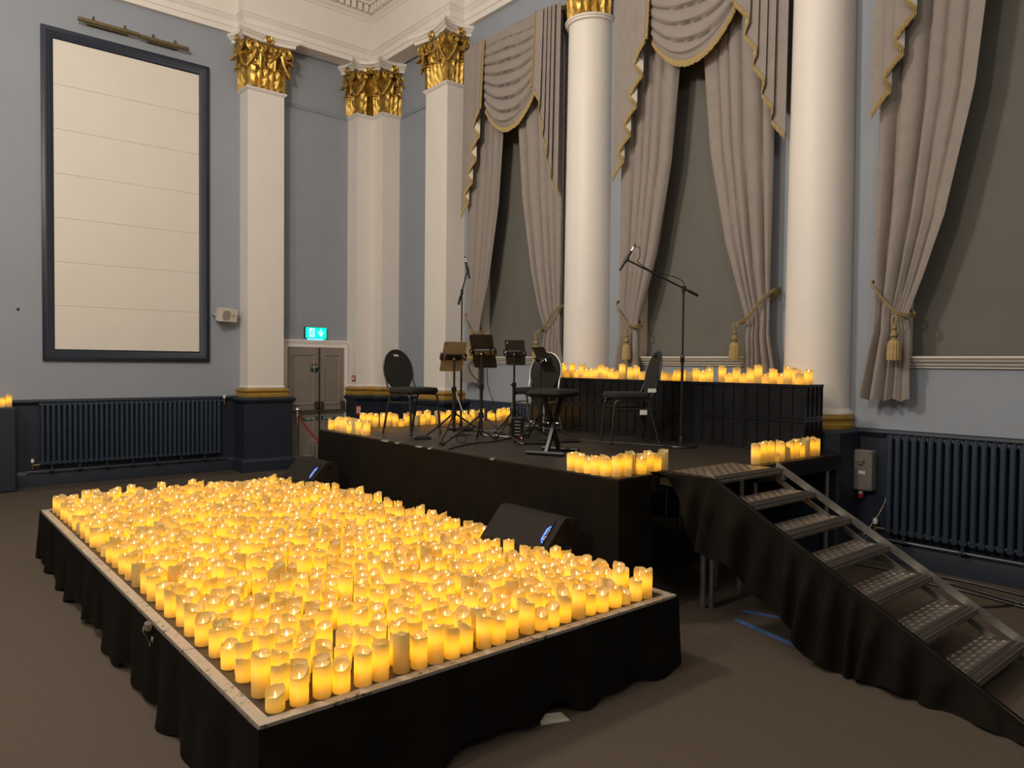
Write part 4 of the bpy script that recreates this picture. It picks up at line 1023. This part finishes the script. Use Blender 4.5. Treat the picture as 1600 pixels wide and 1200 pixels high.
def place_tablet(label, stand_label, foot, rzs, ctr_px, size_px, tilt, roll, yawd, material, style, hub=.24, fr=.36):
    """foot: pixel of the pole base on the stage; ctr_px: tablet centre in the picture, its distance is the stand's"""
    B = on_z(*foot, SZ); dist = (B-CAMP).dot(_F)
    C = CAMP+ray(*ctr_px)*dist
    k = dist/FPX; w_, h_ = size_px[0]*k, size_px[1]*k
    B2 = Vector((C.x, C.y, SZ))
    tw = Vector((-_F.x, -_F.y, 0)).normalized()
    nh = tw*math.cos(R(yawd))+_r*math.sin(R(yawd))
    nv = nh*math.cos(R(tilt))-Vector((0, 0, 1))*math.sin(R(tilt)); up = nh*math.sin(R(tilt))+Vector((0, 0, 1))*math.cos(R(tilt))
    up = Matrix.Rotation(R(roll), 3, nv) @ up
    tb = tablet(label, None, C, nv, up, w_, h_, material, style)
    M = tb.matrix_basis; J = M @ Vector((0, -.005, .045))
    st = tripod_stand(stand_label, (J.x, J.y, SZ), R(rzs), J.z-SZ-.0, hub, fr)
    return tb, st, J
place_tablet('bronze-backed tablet clamped on the stand nearest the exit door', 'black tripod stand carrying the bronze-backed tablet', (715, 688), 200, (708, 557), (37, 52), 28, 0, 24, 'tablet_gold', 'plain', fr=.42)
place_tablet('large black tablet in a creased folio on a tripod stand', 'black tripod stand carrying the large folio tablet', (748, 692), 160, (755, 549), (38, 56), 25, 0, -20, 'tablet_black', 'folio', fr=.42)
place_tablet('dark brown tablet facing the window on a tripod stand', 'black tripod stand carrying the dark brown tablet', (803, 681), 185, (805, 551), (31, 41), 20, 0, -12, 'tablet_brown', 'plain')
place_tablet('small tablet turned edge-on in front of the silver-framed chair', 'black tripod stand carrying the edge-on tablet', (843, 688), 170, (850, 562), (36, 46), 32, 0, -62, 'tablet_brown', 'plain')

def mic_stand(label, base, h, boom_dir, boom_len, tail, mic_tilt, baselab):
    t = thing('microphone_stand', label, 'microphone stand', base, 0, 'boom microphone stands')
    MB().lathe([(.15, 0), (.155, .008), (.15, .018), (.05, .03), (.02, .04), (.018, .09), (.014, .1)], 28).build('round_base', 'black_metal', t, smooth=40)
    MB().tube([(0, 0, .05), (0, 0, h*.55)], .013, 10).build('lower_pole', 'black_metal', t, smooth=40)
    MB().tube([(0, 0, h*.53), (0, 0, h)], .0095, 10).build('upper_pole', 'black_metal', t, smooth=40)
    MB().lathe([(.014, 0), (.02, .01), (.02, .06), (.014, .075)], 12, c=(0, 0, h*.53)).build('clutch', 'black_plastic', t, smooth=40)
    bd = Vector(boom_dir).normalized(); top = Vector((0, 0, h))
    side = bd.cross(Vector((0, 0, 1))).normalized()
    MB().tube([top-Vector((0, 0, .04)), top+Vector((0, 0, .02))], .017, 10).tube([top-side*.03, top+side*.045], .013, 8).tube([top+side*.045-Vector((0, 0, .04)), top+side*.045+Vector((0, 0, .02))], .006, 6).build('boom_clutch', 'black_plastic', t, smooth=40)
    MB().tube([top-bd*tail, top+bd*boom_len], .0085, 8).build('boom', 'black_metal', t, smooth=40)
    MB().tube([top-bd*tail, top-bd*(tail-.10)], .014, 8).build('counterweight', 'black_metal', t, smooth=40)
    return t, Vector(base)+top+bd*boom_len, bd
def microphone(label, P, d, L=.20, r_=.0125):
    d = Vector(d).normalized(); t = thing('microphone', label, 'microphone', P, 0, 'pencil microphones')
    MB().tube([-d*L*.55, d*L*.42], r_, 10).build('body', 'black_metal', t, smooth=40)
    MB().tube([d*L*.42, d*L*.62], r_*.85, 10).build('silver_end', 'chrome', t, smooth=40)
    MB().tube([d*L*.62, d*L*.75], r_*.6, 8).build('connector', 'black_plastic', t, smooth=40)
    MB().tube([-d*.03, d*.03], r_+.006, 10).build('clip', 'black_plastic', t, smooth=40)
    return t
def dpx(base, a, b):
    """world vector between two picture points at the base's distance"""
    dist = (Vector(base)-CAMP).dot(_F); return ray(*b)*dist-ray(*a)*dist
B1 = on_z(720, 671, SZ); 
t1, e1, _ = mic_stand('tall round-base microphone stand rising behind the bronze tablet', tuple(B1), 1.585, dpx(B1, (717, 455), (725, 425)), .24, .16, 0, '')
microphone('pencil microphone on the tall stand by the first curtain', e1+Vector((0, 0, .02)), dpx(B1, (731, 438), (725, 412)), .20)
B2 = on_z(1064, 698, SZ)
bvec = dpx(B2, (1065, 449), (976, 404))
t2, e2, bd2 = mic_stand('boom microphone stand on a round base beside the side-on chair', tuple(B2), EYE-SZ+(dpx(B2, (1065, 572), (1065, 452))).z, bvec, bvec.length, .15, 0, '')
microphone('pencil microphone on the long boom in front of the second window', e2, dpx(B2, (966, 413), (981, 388)), .22)
P = [e2+dpx(B2, (972, 402), p_) for p_ in ((982, 384), (992, 383), (993, 398), (990, 406))] + [e2+dpx(B2, (972, 402), p_)+Vector((0, 0, .012)) for p_ in ((1015, 424), (1040, 429), (1058, 437), (1065, 449))]
tag(MB().tube(curve_pts(P, 6), .004, 6).build('microphone_cable', 'cable', smooth=40), 'thin cable running along the boom from the microphone', 'cable')

# ------------------------------------------------------------------ small things on the stage floor
A = on_z(793, 686, SZ)
t = thing('adaptor_box', 'small black battery box with knobs standing among the tablet stands', 'box', (A.x+.1, A.y-.02, SZ), R(-32))
MB().bevbox(-.065, .065, -.075, .075, 0, .22, .01).build('case', 'black_plastic', t)
for k in range(5): MB().bevbox(-.03, .03, -.079, -.074, .04+k*.033, .052+k*.033, .002).build('socket_row', 'grey_box', t)
MB().lathe([(.003, 0), (.006, .0), (.003, .005)], 8, M=Matrix.Translation((.04, -.076, .015)) @ Matrix.Rotation(R(90), 4, 'X')).build('red_light', 'red_led', t)
def cable(pts, lab, r_=.006, m_='cable', z=SZ+.0008):
    P = [Vector((x, y, z+r_)) if x < 20 else on_z(x, y, z+r_) for x, y in pts]
    return tag(MB().tube(curve_pts(P, 6), r_, 6).build('stage_cable', m_, smooth=40), lab, 'cable')
cable([(700, 702), (718, 697), (745, 692), (770, 690), (800, 684)], 'black cable winding from the stage edge past the tripod feet')
loop = on_z(721, 693, SZ)
tag(MB().tube([loop+Vector((.0, 0, .0515))+_r2*(.045*math.cos(2*PI*k/20))+Vector((0, 0, .045*math.sin(2*PI*k/20))) for k in range(20)], .005, 6, closed=True).tube([loop+Vector((0, 0, .006)), loop+_r2*.1+Vector((0, 0, .006))], .005, 6).build('cable_loop', 'cable', smooth=40), 'upright loop of black cable near the stage edge', 'cable')
cable([(703, 683), (730, 679), (760, 680), (790, 678), (830, 672)], 'black cable lying behind the tripod feet towards the crates')
cable([(820, 693), (850, 688), (5.22, 5.24), (5.32, 4.90), (5.42, 4.66), (5.47, 4.50), (5.545, 4.32)], 'long black cable from the stool to the boom stand')
cable([(756, 678.5), (765, 681), (4.81, 5.90), (4.79, 5.77), (4.84, 5.70)], 'white cable curling on the stage by the black battery box', .006, 'cable_white', SZ+.0128)
tp = on_z(700, 683, SZ)
P = [CAMP+ray(x, y)*7.7 for x, y in ((702, 581), (704, 592), (709, 605), (715, 620), (722, 640), (733, 658), (745, 670), (755, 676.5))]
tag(MB().tube(curve_pts(P, 5), .005, 6).build('white_wire', 'cable_white', smooth=40), 'thin white charging wire hanging from the bronze tablet', 'wire')
P = [CAMP+ray(x, y)*7.45 for x, y in ((739, 563), (734, 568), (733, 576), (738, 586), (748, 596))]
tag(MB().tube(curve_pts(P, 5), .006, 6).build('black_wire', 'cable', smooth=40), 'black wire looping from the side of the folio tablet', 'wire')
P = [CAMP+ray(x, y)*7.5 for x, y in ((761, 576), (762, 600), (766, 615), (772, 632), (775, 660), (777, 674), (779, 683.5))]
tag(MB().tube(curve_pts(P, 5), .004, 6).build('black_wire', 'cable', smooth=40), 'black wire hanging straight below the folio tablet', 'wire')
for i, (x, y, w_, rz, lab) in enumerate([(660, 686, .17, 30, 'flat black pedal on the stage at the foot of the nearest chair'), (832, 694, .26, 20, 'flat black foot pedal beside the folding stool'), (890, 691, .20, 30, 'black foot pedal behind the folding stool'), (812, 681, .14, 15, 'small black pedal behind the battery box')]):
    g = on_z(x, y, SZ); t = thing('foot_pedal', lab, 'pedal', tuple(g), R(rz-60), 'foot pedals')
    MB().bevbox(-w_/2, w_/2, -.045, .045, 0, .028, .008).build('body', 'black_plastic', t)
    MB().bevbox(-w_*.35, w_*.35, -.035, .03, .0275, .037, .004).build('treadle', 'black_metal', t)
g = on_z(836, 664, SZ)
t = thing('paper_cup', 'white cup and saucer on the stage behind the folding stool', 'cup', (g.x-.22, g.y-.2, SZ))
MB().lathe([(.03, 0), (.085, .012), (.09, .018), (.03, .010)], 20).build('saucer', 'white_plastic', t, smooth=40)
MB().lathe([(.022, .011), (.03, .02), (.04, .075), (.036, .075), (.026, .02)], 18, caps=False).build('cup', 'white_plastic', t, smooth=40)
P = on_z(942, 640, SZ)
tag(MB().bevbox(6.014, 6.0235, 5.46, 5.51, 1.36, 1.44, .002).build('crate_sticker', 'tape_pale'), 'small worn pale sticker on a crate behind the side-on chair', 'sticker')

# ================================================================== CANDLES
CR_ = .0365
def candle_mesh(h, seed, mt, seg=22):
    rs = random.Random(seed); ph = rs.random()*2*PI; dip = .012+.026*rs.random(); p2 = rs.random()*6
    def rim(a): return h - dip*(.5-.5*math.cos(a-ph))**1.3 - .003*math.sin(3*a+p2) - .002*math.sin(5*a)
    mb = MB(); vv = []; ff = []
    rows = [('r', CR_*.95, 0.0), ('r', CR_, .004), ('f', CR_, .55), ('t', CR_, -.006), ('t', CR_*.985, -.001), ('t', CR_*.93, -.001), ('t', CR_*.87, -.010), ('b', CR_*.6, .006), ('b', CR_*.2, .0)]
    bowl = h-dip-.014
    for kind, r_, z in rows:
        for k in range(seg):
            a = 2*PI*k/seg; top = rim(a)
            zz = z if kind == 'r' else (top*z if kind == 'f' else (top+z if kind == 't' else bowl+z))
            if kind == 't' and z == -.010: zz = max(bowl+.008, top-.012)
            vv.append((r_*math.cos(a), r_*math.sin(a), zz))
    for i in range(len(rows)-1):
        for k in range(seg): ff.append((i*seg+k, i*seg+(k+1) % seg, (i+1)*seg+(k+1) % seg, (i+1)*seg+k))
    ff += [tuple(range(seg-1, -1, -1)), tuple((len(rows)-1)*seg+k for k in range(seg))]
    mb.add(vv, ff); me = mb.mesh('flameless_candle', 55); me.materials.append(MATS[mt])
    bz = bowl-.010; b0 = max(.02, bz-.046)
    bu = MB().lathe([(.004, b0), (.009, b0+.006), (.009, bz-.006), (.004, bz)], 6).mesh('bulb', 60); bu.materials.append(MATS['candle_bulb'])
    return me, bowl, bu
FL = MB().lathe([(.001, 0), (.0028, .003), (.0042, .009), (.0034, .016), (.0012, .025), (.0005, .028)], 8).mesh('flame', 60); FL.materials.append(MATS['flame'])
HTS = [.095, .118, .142, .165]
HNM = ['short', 'medium-height', 'tall', 'very tall']
BANK = {}
for hi, h in enumerate(HTS):
    for v_ in range(4):
        BANK[(hi, v_)] = candle_mesh(h+.004*(v_-1.5), hi*31+v_*7, 'wax')
def candle(hi, v_, mt, loc, rz, label, group):
    me, bowl, bu = BANK[(hi, v_)]
    o = link('flameless_candle', me, loc=loc, rz=rz); tag(o, label, 'candle', group)
    if mt != 'wax_unlit': link('flame', FL, o, loc=(0, 0, bowl-.001)); link('bulb', bu, o)
    return o
sp = []
rc = random.Random(21)
ny = int((BY1-BY0-.17)/.083); nx = int((BX1-BX0-.20)/.0905)
def blocked(x, y):
    for wx, wy in ((3.19, 3.77), (3.17, 7.18)):
        if wx-.045 < x < wx+.36 and abs(y-wy) < .375: return True
    return False
for j in range(ny+1):
    for i in range(nx+1):
        x = BX0+.10+(i+(.5 if j % 2 else 0)*.9)*(BX1-BX0-.22)/(nx+.45)+rc.uniform(-.011, .011)
        y = BY0+.095+j*(BY1-BY0-.197)/ny+rc.uniform(-.009, .009)
        x = min(max(x, BX0+.098), BX1-.098)
        if blocked(x, y) or rc.random() < .02: continue
        if y > 6.9 and x > 2.9 and rc.random() < .3: continue
        sp.append((x, y))
ok = []
for p in sp:
    if all((p[0]-q[0])**2+(p[1]-q[1])**2 > .0755**2 for q in ok[-70:]): ok.append(p)
ok.sort(key=lambda p: p[0]*_F.x+p[1]*_F.y)
NEAR = 235
LIT = {0: 'short', 1: 'medium-height', 2: 'tall', 3: 'very tall'}
for n, (x, y) in enumerate(ok[:NEAR]):
    hi = rc.choice((0, 1, 1, 2, 2, 2, 3, 3)); v_ = rc.randrange(4); mt = 'wax_unlit' if rc.random() < .07 else 'wax'
    where = 'in the front row of the low platform' if y < BY0+.14 else ('in the row along the low platform\'s long edge' if x < BX0+.15 else 'amid the field on the low platform')
    candle(hi, v_, mt, (x, y, BZ), rc.uniform(0, 6.28), '%s %s flameless candle %s' % (HNM[hi], 'unlit ivory' if mt == 'wax_unlit' else 'glowing amber', where), '%s %s candles %s' % (HNM[hi], 'unlit' if mt == 'wax_unlit' else 'glowing', where))
# the rest of the field, past counting
import array
def bulk(items, name, part, mt, parent=None):
    V = []; F = []
    for (hi, v_, x, y, rz) in items:
        me = BANK[(hi, v_)][part]; b0 = len(V); c, s_ = math.cos(rz), math.sin(rz)
        V += [(x+p.co.x*c-p.co.y*s_, y+p.co.x*s_+p.co.y*c, BZ+p.co.z) for p in me.vertices]
        F += [tuple(i+b0 for i in q.vertices) for q in me.polygons]
    me = bpy.data.meshes.new(name); me.from_pydata(V, [], F); me.polygons.foreach_set('use_smooth', [True]*len(F)); me.set_sharp_from_angle(angle=R(55)); me.materials.append(MATS[mt])
    o = link(name, me, parent); o['kind'] = 'stuff'; return o
rest = [(rc.choice((0, 1, 1, 2, 2, 2, 3, 3)), rc.randrange(4), x, y, rc.uniform(0, 6.28)) for x, y in ok[NEAR:]]
unl = [q for k, q in enumerate(rest) if k % 17 == 0]; lit = [q for k, q in enumerate(rest) if k % 17]
root = bulk(lit, 'candle_field', 0, 'wax'); bulk(lit, 'bulbs', 2, 'candle_bulb', root); tag(root, 'dense field of glowing candles filling the back of the low platform', 'candles', kind='stuff')
bulk(unl, 'unlit_candle_field', 0, 'wax', root)
V = []; F = []
for (hi, v_, x, y, rz) in lit:
    bowl = BANK[(hi, v_)][1]; b0 = len(V)
    V += [(x+p.co.x, y+p.co.y, BZ+bowl+p.co.z) for p in FL.vertices]; F += [tuple(i+b0 for i in q.vertices) for q in FL.polygons]
me = bpy.data.meshes.new('flames'); me.from_pydata(V, [], F); me.materials.append(MATS['flame']); fo = link('flames', me, root); fo['kind'] = 'stuff'

PLACED = []
def row(lst, z, sc, ox, oy, where, group):
    high = z > EYE-.3; new = []
    for (x, b, tp) in lst:
        px, py, pt = ox+x*sc, oy+b*sc, oy+tp*sc
        P = on_x(px, py, 6.14) if high else on_z(px, py-1.0, z)
        P = Vector((P.x, P.y, z))
        if not high: P += Vector((_F.x, _F.y, 0)).normalized()*.036
        if not high and P.x > 5.2 and P.y < 3.5: Q = on_y(px, py, 3.12); P = Vector((Q.x, 3.12, z))
        new.append([P, (py-pt)*px_m(P)])
    for _ in range(300):
        moved = False
        for i, (p, _h) in enumerate(new):
            for q in [n_[0] for n_ in new[:i]]+PLACED:
                d_ = p.xy-q.xy
                if abs(p.z-q.z) < .1 and d_.length < .076:
                    if d_.length < 1e-4: d_ = Vector((.001, .001))
                    k = d_.normalized()*(.0765-d_.length)*.55
                    p.x += k.x; p.y += k.y; moved = True
                    if q not in PLACED: q.x -= k.x; q.y -= k.y
            if high: p.x = min(max(p.x, 6.075), 6.31)
            elif p.y < 3.5 and p.x > 5.2: p.y = min(p.y, 3.145); p.x = max(p.x, 5.10)
            if high and p.y < 3.235: p.y = 3.235
        if not moved: break
    for p, hpx in new:
        PLACED.append(p)
        hi = min(range(4), key=lambda i: abs(HTS[i]-hpx)); v_ = rc.randrange(4)
        unl = rc.random() < .12
        candle(hi, v_, 'wax_unlit' if unl else 'wax', (p.x, p.y, z), rc.uniform(0, 6.28), '%s %s flameless candle %s' % (HNM[hi], 'unlit ivory' if unl else 'glowing yellow', where), '%s %s candles %s' % (HNM[hi], 'unlit' if unl else 'glowing', group))
# front corner of the stage by the steps
row([(395, 198, 30), (470, 212, 38), (530, 220, 80), (605, 235, 60), (680, 243, 75), (770, 248, 40), (845, 245, 38), (900, 225, 0), (975, 225, 60), (1030, 220, -10), (1100, 212, 45), (1155, 205, 8)], SZ, .1875, 820, 700, 'on the front corner of the stage by the steps', 'on the stage corner')
# edge of the stage beside the crates
row([(497, 1055, 945), (535, 1053, 925), (578, 1050, 940), (608, 1047, 990), (624, 1045, 935), (665, 1038, 960), (683, 1037, 925), (715, 1032, 908), (748, 1025, 955), (763, 1022, 900), (803, 1020, 918), (825, 1018, 897)], SZ, .2834, 1040, 420, 'on the stage edge above the steps beside the crates', 'beside the crates')
# front corner towards the door
row([(183, 262, 180), (235, 272, 155), (268, 278, 165), (300, 285, 155), (328, 290, 185), (345, 280, 142), (372, 297, 178), (412, 302, 160), (425, 303, 250), (460, 310, 188)], SZ, .2, 480, 620, 'on the stage corner near the exit door', 'on the stage corner near the door')
# row along the end of the stage
row([(430, 246, 120), (482, 245, 118), (530, 243, 135), (590, 242, 130), (635, 240, 115), (685, 240, 125), (733, 238, 175), (765, 236, 122), (800, 232, 105), (855, 230, 150), (870, 215, 100), (900, 228, 140), (938, 226, 115), (930, 215, 97), (980, 222, 145), (1010, 220, 115), (1060, 220, 97), (1105, 218, 95), (1145, 214, 95), (1175, 212, 105), (1230, 208, 108), (1262, 205, 150), (1283, 203, 85), (1320, 200, 112), (1360, 198, 97), (1430, 192, 105), (1458, 190, 140), (1493, 190, 78), (1530, 188, 92), (1563, 186, 75)], SZ, .2, 480, 620, 'in the row along the stage end towards the pilasters', 'along the stage end')
# along the top of the crates
row([(72, 250, 195), (115, 252, 130), (145, 253, 180), (192, 255, 130), (225, 256, 210), (262, 258, 130), (303, 262, 168), (335, 265, 178), (372, 267, 180), (418, 267, 138), (462, 268, 160), (497, 270, 178), (543, 272, 212), (598, 274, 140), (667, 270, 155), (717, 271, 138), (765, 272, 208), (950, 272, 212), (1003, 285, 220), (1050, 287, 182), (1108, 288, 182), (1155, 290, 205), (1215, 292, 182), (1272, 293, 190), (1322, 294, 165), (1433, 298, 148), (1487, 299, 210), (1550, 300, 172)], CRZ, .1875, 860, 540, 'standing on top of the black crate row', 'on the crates')
row([(425, 625, 563), (468, 626, 537), (507, 626, 522), (540, 628, 578), (597, 622, 543), (645, 624, 560), (697, 626, 516), (740, 627, 534), (792, 628, 578), (840, 628, 534)], CRZ, .2834, 1040, 420, 'standing on top of the black crate row', 'on the crates')
# plinth at the left wall
for k, (x, hi) in enumerate(((1.14, 2), (1.04, 1), (1.21, 3))):
    candle(hi, k, 'wax', (x, YW-.22+.02*k, 1.10), k*1.3, '%s glowing yellow flameless pillar candle on the navy plinth' % HNM[hi], 'candles on the plinth')
